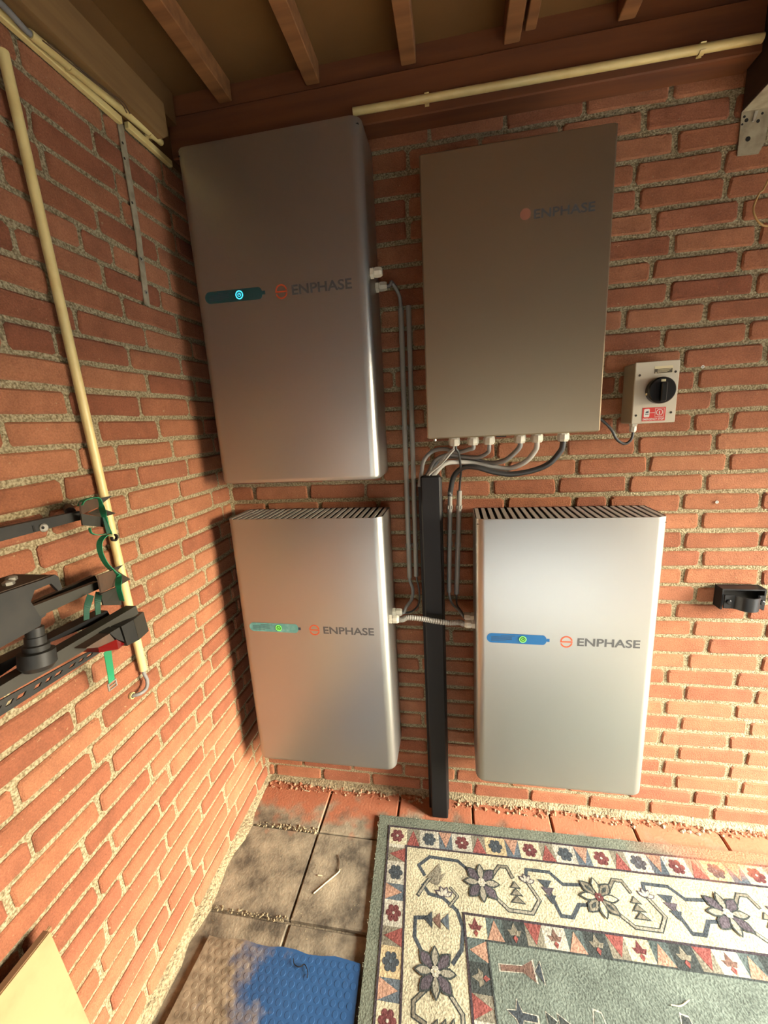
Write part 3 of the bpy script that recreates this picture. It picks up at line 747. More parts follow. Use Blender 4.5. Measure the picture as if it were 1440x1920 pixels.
cable(under(5) + [(1.1864, -0.1000, 1.4529), (1.1558, -0.0950, 1.4155), (1.1100, -0.0860, 1.3941), (1.0454, -0.0800, 1.3834), (0.9870, -0.0780, 1.3919), (0.9311, -0.0750, 1.4092), (0.8900, -0.0600, 1.4071), (0.8597, -0.0360, 1.3760), (0.8478, -0.0220, 1.3239), (0.8456, -0.0220, 1.3050)], .0090, 'cable_dark', 'thick dark cable from the rightmost gland curving into the short conduit')
cable(under(0, -.004) + [(0.8389, -0.1000, 1.4567), (0.8070, -0.0980, 1.4196), (0.7799, -0.0920, 1.3986), (0.7705, -.090, 1.3895)], .0030, 'cable_light', 'thin white cable slanting from the first gland into the trunking, upper of two')
cable(under(0, -.001) + [(0.8509, -0.1060, 1.4602), (0.8212, -0.1040, 1.4267), (0.7908, -0.0960, 1.4023), (0.7775, -.094, 1.3895)], .0030, 'cable_light', 'thin white cable slanting from the first gland, lower of two')
cable(under(0, .005) + [(0.8764, -0.0950, 1.4583), (0.8830, -0.0600, 1.4020), (0.8801, -0.0280, 1.3521), (0.8780, -0.0220, 1.3213), (0.8774, -0.0220, 1.3043)], .0038, 'cable_dark', 'thin black cable dropping straight from the first gland to the short conduit')
# links at the lower batteries
gb = (0.6293 + .034, -.066, .8807); gc = (0.9227 - .034, -.066, .8716)
cable([(0.6910, -0.0200, 1.0153), (0.6915, -0.0210, 0.9883), (0.7021, -0.0300, 0.9561), (0.6985, -0.0450, 0.9244), (0.6792, -0.0600, 0.8990), (gb[0] + .006, gb[1], gb[2] - .001), (gb[0] - .010, gb[1], gb[2])], .0058, 'cable_grey', 'grey cable curling from the leftmost conduit to the corner battery')
cable([(0.7161, -0.0200, 1.0219), (0.7176, -0.0200, 0.9946), (0.7252, -0.0240, 0.9476), (0.7220, -0.0300, 0.8987), (0.6992, -0.0500, 0.8776), (gb[0] + .010, gb[1] + .006, gb[2] - .006), (gb[0] - .012, gb[1] + .005, gb[2] - .005)], .0034, 'cable_dark', 'thin black cable from the second conduit to the corner battery')
cable([(0.8357, -0.0220, 0.9615), (0.8361, -0.0230, 0.9345), (0.8464, -0.0340, 0.9038), (0.8692, -0.0550, 0.8892), (gc[0] - .004, gc[1], gc[2] + .001), (gc[0] + .010, gc[1], gc[2])], .0045, 'cable_grey', 'grey cable bending from the short conduit to the blue-strip battery')
cable([(0.8627, -0.0220, 0.9578), (0.8623, -0.0240, 0.9292), (0.8638, -0.0400, 0.9029), (0.8805, -0.0600, 0.8836), (gc[0] + .000, gc[1] - .006, gc[2] - .006), (gc[0] + .012, gc[1] - .005, gc[2] - .005)], .0032, 'cable_dark', 'thin dark cable dropping from the conduit nearest the blue-strip battery')
# ribbed flexible conduit between the two lower batteries
pa = smooth_path([(0.6293 + .026, -.150, .8947), (0.6293 + .045, -.150, .8940), (0.6947, -0.1460, 0.9005), (0.7403, -0.1380, 0.8938), (0.7805, -0.1320, 0.8840), (0.8319, -0.1340, 0.8797), (0.8719, -0.1420, 0.8863), (0.9227 - .040, -.150, .8856), (0.9227 - .026, -.150, .8856)], 24)
rr = [.0098 if i % 4 < 2 else .0084 for i in range(len(pa))]
tag(MB().tube(pa, rr, 12).build('flexible_conduit', 'grey_pvc', None, smooth=True), 'grey ribbed flexible conduit bridging the two lower batteries in front of the trunking', 'conduit')
# lead from cabinet to isolator
gs = (s0 + .022, -.045, t0 - .0215)
cable([(cx1 - .013, -.060, 1.585), (cx1 + .004, -.058, 1.578), (1.3376, -0.0520, 1.5188), (1.3629, -0.0480, 1.4798), (1.3866, -0.0450, 1.4638), (1.4030, -0.0450, 1.4713), (gs[0] + .0005, gs[1], gs[2] - .014), (gs[0], gs[1], gs[2] + .006)], .0042, 'cable_dark', 'black cable hanging in a loop from the cabinet to the isolator box')
# leads behind the upper battery's glands
ga = (0.6292 + .034, -.066, 1.9832)
cable([(ga[0] - .010, ga[1], ga[2]), (ga[0] + .008, ga[1], ga[2]), (0.6784, -0.0550, 1.9942), (0.6957, -0.0300, 1.9639), (0.6987, -0.0200, 1.9330), (0.6987, -0.0200, 1.9138)], .0058, 'cable_grey', 'grey cable arching from the upper battery into the leftmost conduit')

# ------------------------------------------------------------------ black pipe clamp on the right
pc = thing('pipe_clamp', (1.79, -.002, .908), 'black plastic pipe clamp screwed to the brick at the right edge', 'clamp')
x0, x1, z0, z1 = 1.716, 1.842, .910, .982
mb = MB().box(x0, x1, -.008, -.002, z0, z1)
mb.box(x0, x1, -.042, -.0085, z1 - .005, z1).box(x0, x0 + .005, -.042, -.0085, z0, z1 - .0055).box(x1 - .005, x1, -.042, -.0085, z0, z1 - .0055)
mb.build('back_bracket', 'black_plastic', pc)
band = []
for p, q in ((x0 + .006, -.046), (x0 + .030, -.046), (x0 + .040, -.052), (x0 + .052, -.068), (x0 + .072, -.074), (x0 + .092, -.066), (x0 + .100, -.052), (x0 + .106, -.046), (x1 - .006, -.046)):
    band.append((p, q, (z0 + z1) / 2 - .006))
MB().strip(smooth_path(band, 5), (0, 0, 1), .046, .005).build('clamp_band', 'black_plastic', pc, smooth=40)
for p in (x0 + .018, x1 - .014):
    MB().lathe((p, -.0488, (z0 + z1) / 2 - .006), (0, -1, 0), [(0, .008), (.004, .008), (.0055, .005)], 8).build('bolt', 'black_plastic', pc)

# ------------------------------------------------------------------ left wall: conduits, strap, bracket
lc = conduit((0.0165, -0.6149, 2.3077), (0.0165, -0.5776, 0.9431), .0100, 'cream_pvc', 'long cream conduit running up the left wall past the bike carrier', 'cream conduits', (), None, 'conduit', (-1, 0, 0))
cable([(0.0165, -0.5757, 0.9549), (0.0165, -0.5779, 0.9335), (0.0200, -0.5760, 0.9093), (0.0240, -0.5887, 0.8938), (0.0200, -0.6082, 0.8913), (0.0060, -0.6165, 0.8916), (-0.0040, -0.6117, 0.8873)], .0048, 'cable_grey', 'short grey cable from the foot of the cream conduit into a wall hole', None, 10)
hp = Vector((0.0000, -0.6171, 0.8916))
hole = thing('wall_sleeve', (0.0005, hp.y, hp.z), 'small cream sleeve in the left wall where the grey cable enters', 'sleeve')
MB().ring((.0015, hp.y, hp.z), (1, 0, 0), .0065, .0088, .006, 20).build('sleeve_ring', 'cream_pvc', hole)
MB().disc((.0012, hp.y, hp.z), (1, 0, 0), .0064, .0008, 20).build('sleeve_hole', 'hole', hole)
conduit((0.0265, -0.5540, 2.3778), (0.0265, -0.1608, 2.4072), .0088, 'cream_pvc', 'cream conduit under the wooden wall plate at the top of the left wall', 'cream conduits', (.235, .88), None, 'conduit', (-1, 0, 0))
e0, e1 = Vector((0.0265, -0.5540, 2.3778)), Vector((0.0265, -0.1608, 2.4072))
dd = (e0 - e1).normalized()
cable([e0 - dd * .015, e0 + dd * .010, e0 + dd * .05 + Vector((.004, 0, .006)), e0 + dd * .10 + Vector((.006, 0, .004)), e0 + dd * .40], .0062, 'cable_grey', 'grey cable leaving the top-left cream conduit towards the viewer', None)
# thin bell wires above that conduit
for q, (dz, dy) in enumerate(((0.0, 0.0), (.006, .012))):
    pts = [Vector((0.0545, -0.5556, 2.3601)), Vector((0.0545, -0.5260, 2.3634)), Vector((0.0545, -0.4678, 2.3686)), Vector((0.0545, -0.3930, 2.3780)), Vector((0.0545, -0.3492, 2.3838)), Vector((0.0545, -0.3313, 2.3722))]
    cable([p + Vector((0, dy, dz)) for p in pts], .0014, 'twig', ('thin brown wire tacked to the wall plate, lower of two', 'thin brown wire tacked to the wall plate, upper of two')[q], 'bell wires', 6, 'bell_wire')
bc = conduit((0.592, -.0835, 2.4415), (1.618, -.0835, 2.4335), .0100, 'cream_pvc', 'cream conduit clipped along the beam above the cabinet', 'cream conduits', (.205, .87), None, 'conduit', (0, 1, 0))
# perforated steel strap
ps = thing('steel_strap', (0.0000, -0.2940, 1.9352), 'galvanised perforated steel strap hanging flat on the left wall', 'strap')
sp = [Vector((0.0035, -0.2961, 2.4062)), Vector((0.0035, -0.2960, 2.2949)), Vector((0.0035, -0.2954, 2.1157)), Vector((0.0035, -0.3058, 1.9305))]
MB().strip(sp, (0, 1, 0), .0205, .0026).build('strap_plate', 'galvanised', ps)
for u in ((0.0055, -0.3004, 2.3315), (0.0055, -0.3029, 2.2946), (0.0055, -0.3008, 2.1914)):
    MB().disc(u, (1, 0, 0), .0032, .0006, 12).build('hole', 'hole', ps)
for u in ((0.0055, -0.3024, 2.0513), (0.0055, -0.3049, 1.9656)):
    s_ = MB().ring(u, (1, 0, 0), .0022, .0050, .0022, 16).build('screw', 'zinc', ps)
    MB().disc(u, (1, 0, 0), .0022, .0010, 12).build('screw_recess', 'hole', s_)
# joist bracket
jb = thing('joist_bracket', (1.665, -.002, 2.222), 'galvanised angle bracket under the dark joist in the top right corner', 'bracket')
MB().prism([(1.633, -.0015, 2.327), (1.700, -.0015, 2.327), (1.697, -.0015, 2.250), (1.685, -.0015, 2.224), (1.634, -.0015, 2.226)], (0, -.0028, 0)).build('wall_leg', 'galvanised', jb)
MB().box(1.634, 1.700, -.150, -.0015, 2.3272, 2.3296).build('joist_leg', 'galvanised', jb)
MB().prism([(1.662, -.0045, 2.322), (1.670, -.0045, 2.322), (1.664, -.0045, 2.300), (1.659, -.0045, 2.300)], (0, -.004, 0)).build('pressed_rib', 'zinc', jb)
for x, z, r in ((1.640, 2.315, .0032), (1.646, 2.306, .0046), (1.637, 2.298, .0026), (1.682, 2.316, .0030), (1.674, 2.300, .0042), (1.655, 2.262, .0060)):
    MB().disc((x, -.0045, z), (0, -1, 0), r, .0005, 12).build('hole', 'hole', jb)
# twine loop hanging from the joist at the right edge
tw = [(1.725, -.060, 2.329), (1.722, -.062, 2.26), (1.6804, -0.0600, 2.1262), (1.6669, -0.0600, 2.1071), (1.6575, -0.0600, 2.0736), (1.6670, -0.0600, 2.0473), (1.6880, -0.0600, 2.0282), (1.7149, -0.0600, 2.0313), (1.7271, -0.0600, 2.0771)]
tag(MB().tube(smooth_path(tw, 8), .0024, 7).build('twine', 'twine', None, smooth=True), 'loop of pale twine hanging below the joist at the right edge', 'twine')
for u, lab in (((1.6071, 0.0000, 1.6817), 'tiny white wall plug in the brick right of the isolator'), ((1.6905, 0.0000, 1.2630), 'tiny white wall plug in the brick above the pipe clamp')):
    w_ = thing('wall_plug', (u[0], -.0005, u[2]), lab, 'wall plug', 'wall plugs')
    MB().ring((u[0], -.0012, u[2]), (0, -1, 0), .0020, .0046, .0022, 14).build('plug_rim', 'label_white', w_)
    MB().disc((u[0], -.0012, u[2]), (0, -1, 0), .0019, .0010, 10).build('plug_hole', 'hole', w_)

# ------------------------------------------------------------------ bike carrier hung on the left wall
bk = thing('bike_carrier', (0.002, -0.80, 1.00), 'black steel bike carrier with wheel cradles hung on the left wall', 'bike carrier')
V = Vector
def ext(a, b, d):
    """point d beyond b on the line a-b"""
    a, b = V(a), V(b); return b + (b - a).normalized() * d
def slabx(poly, th, name, m, parent=bk): return MB().prism(poly, (-th, 0, 0)).build(name, m, parent)
# upper rail with bolt
a1, b1 = V((0.0750, -0.7153, 1.4186)), V((0.0750, -0.8751, 1.4230)); a2, b2 = V((0.0750, -0.7199, 1.3997)), V((0.0750, -0.8805, 1.4002))
rail = slabx([a1, a2, ext(a2, b2, .45), ext(a1, b1, .45)], .014, 'rail', 'steel_black')
MB().lathe((0.0752, -0.8018, 1.4044), (1, 0, 0), [(0, .0085), (.003, .0085), (.005, .006)], 16).build('bolt', 'zinc', rail)
MB().disc((0.0803, -0.8060, 1.4055), (1, 0, 0), .0030, .0006, 8).build('bolt_socket', 'hole', rail)
MB().prism([(0.0752, -0.8210, 1.4132), (0.0752, -0.8179, 1.4134), (0.0752, -0.8166, 1.4016), (0.0752, -0.8207, 1.4016)], (.0006, 0, 0)).build('slot', 'hole', rail)
# arms holding the rails to the wall
MB().tube([(0.0030, -0.6769, 1.4185), (0.0600, -0.7251, 1.4187)], .010, 10).build('standoff', 'steel_black', bk)
MB().tube([(0.0030, -0.8082, 1.2134), (0.0850, -0.8530, 1.2501)], .010, 10).build('standoff', 'steel_black', bk)
def cradle(polys):
    c = None
    for i, (poly, m) in enumerate(polys):
        P = [V(p) for p in poly]; n = (P[1] - P[0]).cross(P[2] - P[0]).normalized()
        if n.x < 0: n = -n
        o = MB().prism(P, n * -.003).build('wheel_cradle' if i == 0 else 'cradle_flange', m, bk if i == 0 else c)
        if i == 0: c = o
    return c
cradle([([(0.1000, -0.7343, 1.4405), (0.0620, -0.6518, 1.4345), (0.0620, -0.6537, 1.4150), (0.1000, -0.7377, 1.4163)], 'rust_brown'),
        ([(0.0620, -0.6521, 1.4333), (0.0360, -0.5876, 1.4281), (0.0580, -0.6474, 1.4175)], 'rubber'),
        ([(0.0980, -0.7179, 1.4153), (0.0600, -0.6523, 1.4122), (0.0340, -0.5846, 1.3846), (0.0520, -0.6411, 1.3870)], 'steel_olive'),
        ([(0.1000, -0.7386, 1.4177), (0.0940, -0.6827, 1.3964), (0.0900, -0.6825, 1.3744), (0.0960, -0.7370, 1.3922)], 'steel_olive')])
cradle([([(0.1180, -0.7470, 1.2851), (0.0780, -0.6551, 1.2659), (0.0780, -0.6561, 1.2288), (0.1180, -0.7484, 1.2459)], 'rust_brown'),
        ([(0.0900, -0.6884, 1.2772), (0.0360, -0.5932, 1.2537), (0.0760, -0.6522, 1.2621)], 'rubber'),
        ([(0.0780, -0.6540, 1.2575), (0.0380, -0.5833, 1.2096), (0.0700, -0.6472, 1.2222)], 'steel_olive'),
        ([(0.1180, -0.7502, 1.2442), (0.1060, -0.6899, 1.2368), (0.0980, -0.6850, 1.1883), (0.1100, -0.7421, 1.2144)], 'steel_olive')])
# second rail, upper lip and lower flange
a1, b1 = V((0.0980, -0.7313, 1.2652)), V((0.0980, -0.8696, 1.2736)); a2, b2 = V((0.0980, -0.7326, 1.2484)), V((0.0980, -0.8692, 1.2500))
slabx([a1, a2, ext(a2, b2, .42), ext(a1, b1, .42)], .012, 'rail', 'steel_olive')
a1, b1 = V((0.0600, -0.7006, 1.2662)), V((0.0600, -0.8395, 1.2650)); a2, b2 = V((0.0600, -0.6959, 1.2501)), V((0.0600, -0.8424, 1.2530))
slabx([a1, a2, ext(a2, b2, .42), ext(a1, b1, .42)], .012, 'rail', 'steel_black')
# mounting bracket: folded channel with bolts on its top
X = 0.205
side = [(0.2050, -0.9277, 1.3499), (0.2050, -0.9057, 1.3500), (0.2050, -0.9014, 1.3440), (0.2050, -0.8998, 1.3222), (0.2050, -0.9068, 1.3214), (0.2050, -0.9159, 1.3385), (0.2050, -0.9436, 1.3383), (0.2050, -0.9531, 1.3235), (0.2050, -0.9439, 1.2897), (0.2050, -0.9481, 1.2797)]
bt, bb = V((0.2050, -0.9914, 1.3532)), V((0.2050, -1.0096, 1.2767))
br = MB().prism(side + [ext(side[-1], bb, .20), ext(side[0], bt, .20)], (-.006, 0, 0)).build('mounting_bracket', 'steel_black', bk)
tp = [V(side[1]), V(side[0]), ext(side[0], bt, .20)]
tq = [p + V((-.085, 0, 0)) for p in tp]
MB().prism([tp[0] - V((.007, 0, 0)), tp[2] - V((.007, 0, 0)), tq[2], tq[0]], (0, 0, -.005)).build('top_flange', 'rust_brown', br)
tz = (tp[2] - tp[0]).normalized()
for s_, x_ in ((.030, .050), (.050, .030), (.052, .062), (.075, .045), (.10, .030), (.10, .060)):
    c = tp[0] + tz * s_ - V((x_, 0, 0))
    MB().lathe(c, (0, 0, 1), [(0, .008), (.005, .008), (.007, .005)], 6).build('bolt', 'zinc', br)
# ball cup below the bracket
cu = V((0.1750, -0.9357, 1.2691)); cd = V((0.1750, -0.9460, 1.1959)); ax = (cd - cu)
ln = ax.length
MB().lathe(cu, ax, [(0, .013), (ln * .20, .013), (ln * .21, .015), (ln * .38, .015), (ln * .40, .019), (ln * .52, .0185), (ln * .54, .0255), (ln * .84, .0265), (ln * .96, .020), (ln * 1.0, .010)], 24).build('ball_cup', 'steel_black', bk, smooth=35)
# light bar: dark rear tube and olive front bar
a1, b1 = V((0.1150, -0.7406, 1.2019)), V((0.1150, -0.9163, 1.2094)); a2, b2 = V((0.1150, -0.7340, 1.1816)), V((0.1150, -0.8751, 1.2018))
slabx([a1, a2, b2, V((0.1150, -0.9609, 1.1913)), ext(V((0.1150, -0.9213, 1.1885)), V((0.1150, -0.9609, 1.1913)), .3), ext(a1, b1, .38), b1], .030, 'rear_bar', 'black_plastic')
a1, b1 = V((0.1600, -0.7105, 1.1994)), V((0.1600, -0.9083, 1.1994)); a2, b2 = V((0.1600, -0.7074, 1.1792)), V((0.1600, -0.8503, 1.1725))
slabx([a1, a2, b2, V((0.1600, -0.9981, 1.1802)), ext(b2, V((0.1600, -0.9981, 1.1802)), .3), ext(b1, V((0.1600, -0.9936, 1.1987)), .3), b1], .026, 'front_bar', 'steel_olive')
# slotted plate under it
T0, T1 = V((0.1520, -0.8087, 1.1588)), ext(V((0.1520, -0.8435, 1.1680)), V((0.1520, -0.9928, 1.1766)), .25)
B0_, B1_ = V((0.1520, -0.8095, 1.1449)), ext(V((0.1520, -0.8488, 1.1460)), V((0.1520, -0.9993, 1.1489)), .25)
def q4(t, s_): return (T0.lerp(T1, t)).lerp(B0_.lerp(B1_, t), s_)
mb = MB()
mb.prism([q4(0, 0), q4(1, 0), q4(1, .34), q4(0, .34)], (-.003, 0, 0)).prism([q4(0, .62), q4(1, .62), q4(1, 1), q4(0, 1)], (-.003, 0, 0))
t = 0.0; k = 0
while t < 1:
    w_ = (.035, .016, .02)[k % 3]; mb.prism([q4(t, .338), q4(min(1, t + w_), .338), q4(min(1, t + w_ + .012), .622), q4(min(1, t + .012), .622)], (-.003, 0, 0))
    t += w_ + (.030, .022, .026)[k % 3]; k += 1
mb.build('slotted_plate', 'steel_black', bk)
# end cap and red reflector
ec = MB(); P = [V((0.1850, -0.7826, 1.1884)), V((0.1780, -0.7432, 1.1833)), V((0.1780, -0.7399, 1.1334)), V((0.1850, -0.7776, 1.1419))]
ec.prism(P, (-.050, 0, 0)).build('end_cap', 'steel_black', bk)
P = [V((0.1775, -0.7421, 1.1827)), V((0.1500, -0.6826, 1.1712)), V((0.1500, -0.6780, 1.1201)), V((0.1775, -0.7387, 1.1327))]
MB().prism(P, (-.048, 0, 0)).build('end_cap', 'steel_olive', bk)
rh = MB().prism([(0.1850, -0.8673, 1.1895), (0.1850, -0.8126, 1.1895), (0.1850, -0.8031, 1.1688), (0.1850, -0.8422, 1.1767)], (-.040, 0, 0)).build('lamp_housing', 'rust_brown', bk)
MB().prism([(0.1860, -0.8127, 1.1907), (0.1860, -0.7881, 1.1902), (0.1860, -0.7840, 1.1555), (0.1860, -0.7999, 1.1700)], (-.040, 0, 0)).build('lamp_cap', 'steel_black', rh)
MB().prism([(0.1860, -0.8432, 1.1768), (0.1860, -0.8006, 1.1698), (0.1780, -0.7760, 1.1455), (0.1820, -0.7973, 1.1456), (0.1860, -0.8432, 1.1666)], (-.036, 0, 0)).build('reflector', 'reflector_red', rh)
# green webbing straps
def webbing(pts, w_, label, m='strap_green', wd=(1, 0, 0), n=6):
    o = MB().strip(smooth_path(pts, n), wd, w_, .0014).build('webbing_strap', m, None); return tag(o, label, 'strap', 'green webbing straps')
webbing([(0.0980, -0.7352, 1.4340), (0.0920, -0.7185, 1.4421), (0.0740, -0.6756, 1.4400), (0.0680, -0.6584, 1.4332), (0.0700, -0.6574, 1.4156), (0.0980, -0.6829, 1.4013), (0.0980, -0.6814, 1.3777), (0.0900, -0.6696, 1.3547)], .012, 'green webbing strap looped round the upper wheel cradle')
webbing([(0.0900, -0.6691, 1.3508), (0.0880, -0.6826, 1.3534), (0.0840, -0.6941, 1.3420), (0.0800, -0.6939, 1.3195), (0.0800, -0.6865, 1.2904), (0.0860, -0.6774, 1.2678), (0.0900, -0.6701, 1.2520), (0.1120, -0.6976, 1.2388), (0.1060, -0.6907, 1.2018)], .014, 'green webbing strap curling between the two wheel cradles')
webbing([(0.0800, -0.7074, 1.3787), (0.0800, -0.7061, 1.3675), (0.0820, -0.6948, 1.3594), (0.0860, -0.6740, 1.3560)], .006, 'thin loose end of green strap under the upper cradle')
webbing([(0.1000, -0.6833, 1.3965), (0.1020, -0.6851, 1.3799), (0.0980, -0.6801, 1.3589)], .012, 'dark green bunched strap beside the cream conduit', 'strap_dark_green', (0, 1, .3))
webbing([(0.1120, -0.7680, 1.2496), (0.1240, -0.7929, 1.2331), (0.1240, -0.7996, 1.2106)], .013, 'dark green strap behind the lower rail, left of two', 'strap_dark_green', (0, 1, 0))
webbing([(0.1040, -0.7398, 1.2442), (0.1240, -0.7667, 1.2349), (0.1240, -0.7718, 1.2084)], .013, 'dark green strap behind the lower rail, right of two', 'strap_dark_green', (0, 1, 0))
hs = webbing([(0.1400, -0.7837, 1.1335), (0.1100, -0.7573, 1.0993), (0.0700, -0.7231, 1.0400), (0.0580, -0.7150, 1.0043)], .017, 'green strap end with metal buckle hanging under the red reflector', 'strap_green', (0, 1, 0.1))
q = V((0.0580, -0.7149, 1.0013))
bu = MB(); bu.bevel_box(q.x - .002, q.x + .002, q.y - .0125, q.y - .0095, q.z - .014, q.z + .006, .0008).bevel_box(q.x - .002, q.x + .002, q.y + .0095, q.y + .0125, q.z - .014, q.z + .006, .0008)
for h in (.004, -.004, -.012): bu.bevel_box(q.x - .002, q.x + .002, q.y - .0094, q.y + .0094, q.z + h - .0013, q.z + h + .0013, .0005)
bu.build('buckle', 'zinc', hs)
hk = MB().ring((0.0800, -0.6531, 1.3411), (1, 0, 0), .0055, .0088, .006, 18, math.radians(60), math.radians(330)).build('hook', 'black_plastic', bk)

# ------------------------------------------------------------------ floor things
# leaning board at lower left
tn = math.tan(math.radians(6)); zt_ = 0.605; xf = 0.048; th = 0.013
bd = thing('wooden_board', (0.10, -1.3, 0.0), 'pale wooden board leaning on the left wall at the lower left corner', 'board')
def bdp(y, z, off): return (xf + (zt_ - z) * tn - off, y, z)
MB().prism([bdp(-.955, .604, 0), bdp(-.948, .0, 0), bdp(-1.65, .0, 0), bdp(-1.65, .604, 0)], (-.003, 0, 0)).build('face_ply', 'board', bd)
MB().prism([bdp(-.955, .605, .0031), bdp(-.948, .0, .0031), bdp(-1.65, .0, .0031), bdp(-1.65, .605, .0031)], (-th, 0, 0)).build('core', 'board_edge', bd)
for i in range(5):
    y = -.958 - i * .003
    MB().box(xf - .0125 + i * .002, xf - .0110 + i * .002, y, y + .012 + .004 * (i % 2), .597 - i * .002, .604 - i * .002).build('splinter', 'board_edge', bd)

# blue studded mat
mt = thing('floor_mat', (.30, -1.0, 0.001), 'blue studded rubber mat, dusty along the left wall', 'mat')
c = [(.060, -.590), (.180, -.583), (.566, -.586), (.660, -1.70), (.030, -1.70)]
def mz(x, y): return .0045 + .0015 * math.sin(x * 17 + y * 5)
mb = MB(); n = 24; top = []
for j in range(n + 1):
    tj = j / n
    y = -.585 - tj * 1.115
    xl = .070 + (.030 - .070) * tj; xr = .566 + .085 * tj
    top.append([(xl + (xr - xl) * i / 12, y - .004 * math.sin(i * 1.7) * (1 if j == 0 else 0), mz(xl + (xr - xl) * i / 12, y)) for i in range(13)])
for j in range(n):
    for i in range(12):
        a = top[j][i], top[j][i + 1], top[j + 1][i + 1], top[j + 1][i]
        mb.add(list(a), [(0, 1, 2, 3)])
for row in ([p for p in top[0]], [p for p in top[-1]], [r[0] for r in top], [r[-1] for r in top]):
    for p, q in zip(row, row[1:]): mb.add([p, q, (q[0], q[1], .0008), (p[0], p[1], .0008)], [(0, 1, 2, 3)])
sheet = mb.build('mat_sheet', 'bluemat', mt)
sd = MB(); p = .0235; k = 0
for j in range(40):
    for i in range(26):
        x = .085 + i * p + (p / 2 if j % 2 else 0); y = -.600 - j * p * .866
        if y < -1.5 or x > .555 + .085 * (-.585 - y) / 1.115: continue
        z = mz(x, y); r = .0088
        sd.rings([[(x + r * s_ * math.cos(a), y + r * s_ * math.sin(a), z + h) for a in (2 * math.pi * t / 8 for t in range(8))] for s_, h in ((1, -.001), (.95, .0003), (.8, .0006))])
stuff(sd.build('studs', 'bluemat', sheet))

# rug -----------------------------------------------------------------
rg_ = thing('rug', (1.4, -1.0, 0.001), 'grey-green rug with cream flowered border beside the wall', 'rug')
RO = Vector((0.541, -0.124, 0)); RU = Vector((1.0, 0.012, 0)); RV = Vector((0.078, -1.0, 0)); RW, RL = 1.80, 1.95
def rz(x, y): return .0125 + .0008 * math.sin(x * 9 + 1) * math.sin(y * 7) + (.0012 * math.exp(-((x - 1.42) / .07) ** 2) + .0012 * math.exp(-((x - 1.62) / .07) ** 2)) * max(0, 1 + (y + .12) * 3)
def RP(u, v, l=0):
    p = RO + RU * u + RV * v; return (p.x, p.y, rz(p.x, p.y) + l * .0005)
DYE = dict(sage=(132, 138, 110), line=(82, 68, 72), cream=(218, 202, 148), white=(208, 198, 166), yellow=(222, 190, 118), red=(172, 78, 62), dred=(132, 62, 58),
           blue=(104, 116, 122), navy=(80, 88, 92), orange=(206, 146, 104), field=(124, 136, 116), dark=(76, 82, 76), grey=(172, 162, 132), purple=(106, 92, 98), brown=(140, 100, 78), teal=(98, 112, 104), taupe=(150, 138, 108))
class RugMesh(MB):
    def __init__(s): super().__init__(); s.c = []
    def p(s, pts, colr, l):
        s.add([RP(u, v, l) for u, v in pts], [tuple(range(len(pts)))]); s.c.append(colr)
    def band(s, u0, v0, u1, v1, colr, l):
        """axis-aligned rectangle split so that it follows the rug's surface"""
        nu, nv = max(1, math.ceil(abs(u1 - u0) / .05)), max(1, math.ceil(abs(v1 - v0) / .05))
        for i in range(nu):
            for j in range(nv):
                a, b = u0 + (u1 - u0) * i / nu, u0 + (u1 - u0) * (i + 1) / nu; c_, d = v0 + (v1 - v0) * j / nv, v0 + (v1 - v0) * (j + 1) / nv
                s.p([(a, c_), (b, c_), (b, d), (a, d)], colr, l)
    def line(s, pts, w_, colr, l):
        for a, b in zip(pts, pts[1:]):
            dx, dy = b[0] - a[0], b[1] - a[1]; L_ = math.hypot(dx, dy)
            if L_ < 1e-5: continue
            px, py = -dy / L_ * w_ / 2, dx / L_ * w_ / 2; ex, ey = dx / L_ * w_ * .3, dy / L_ * w_ * .3
            m_ = max(1, math.ceil(L_ / .04))
            for i in range(m_):
                s0_, s1_ = i / m_, (i + 1) / m_
                q0 = (a[0] - ex + (dx + 2 * ex) * s0_, a[1] - ey + (dy + 2 * ey) * s0_); q1 = (a[0] - ex + (dx + 2 * ex) * s1_, a[1] - ey + (dy + 2 * ey) * s1_)
                s.p([(q0[0] + px, q0[1] + py), (q1[0] + px, q1[1] + py), (q1[0] - px, q1[1] - py), (q0[0] - px, q0[1] - py)], colr, l)
    def petal(s, c_, ang, r0, r1, w_, colr, l):
        ca, sa = math.cos(ang), math.sin(ang)
        pr_ = [(r0, 0), (r0 + (r1 - r0) * .35, w_ * .46), (r0 + (r1 - r0) * .65, w_ * .5), (r0 + (r1 - r0) * .88, w_ * .22), (r1, 0), (r0 + (r1 - r0) * .88, -w_ * .22), (r0 + (r1 - r0) * .65, -w_ * .5), (r0 + (r1 - r0) * .35, -w_ * .46)]
        s.p([(c_[0] + a * ca - b * sa, c_[1] + a * sa + b * ca) for a, b in pr_], colr, l)
    def rosette(s, c_, r, colr, l, n=6, mid='cream'):
        pts = []
        for k in range(n * 6):
            a = 2 * math.pi * k / (n * 6); q = r * (.72 + .28 * abs(math.cos(n / 2 * a)) ** .6); pts.append((c_[0] + q * math.cos(a), c_[1] + q * math.sin(a)))
        s.p(pts, colr, l); s.p([(c_[0] + r * .18 * math.cos(a), c_[1] + r * .18 * math.sin(a)) for a in (math.pi / 3 * k for k in range(6))], mid, l + 1)
R = RugMesh()
E1, E2, E3, E4 = .043, .110, .302, .366; LW = .0065
R.band(0, 0, RW, RL, 'sage', 0)
def frame(e, w_, colr, l):
    R.band(e, e, RW - e, e + w_, colr, l); R.band(e, RL - e - w_, RW - e, RL - e, colr, l)
    R.band(e, e + w_, e + w_, RL - e - w_, colr, l); R.band(RW - e - w_, e + w_, RW - e, RL - e - w_, colr, l)
frame(E1, E2 - E1, 'white', 1); frame(E2, E3 - E2, 'cream', 1); frame(E3, E4 - E3, 'teal', 1)
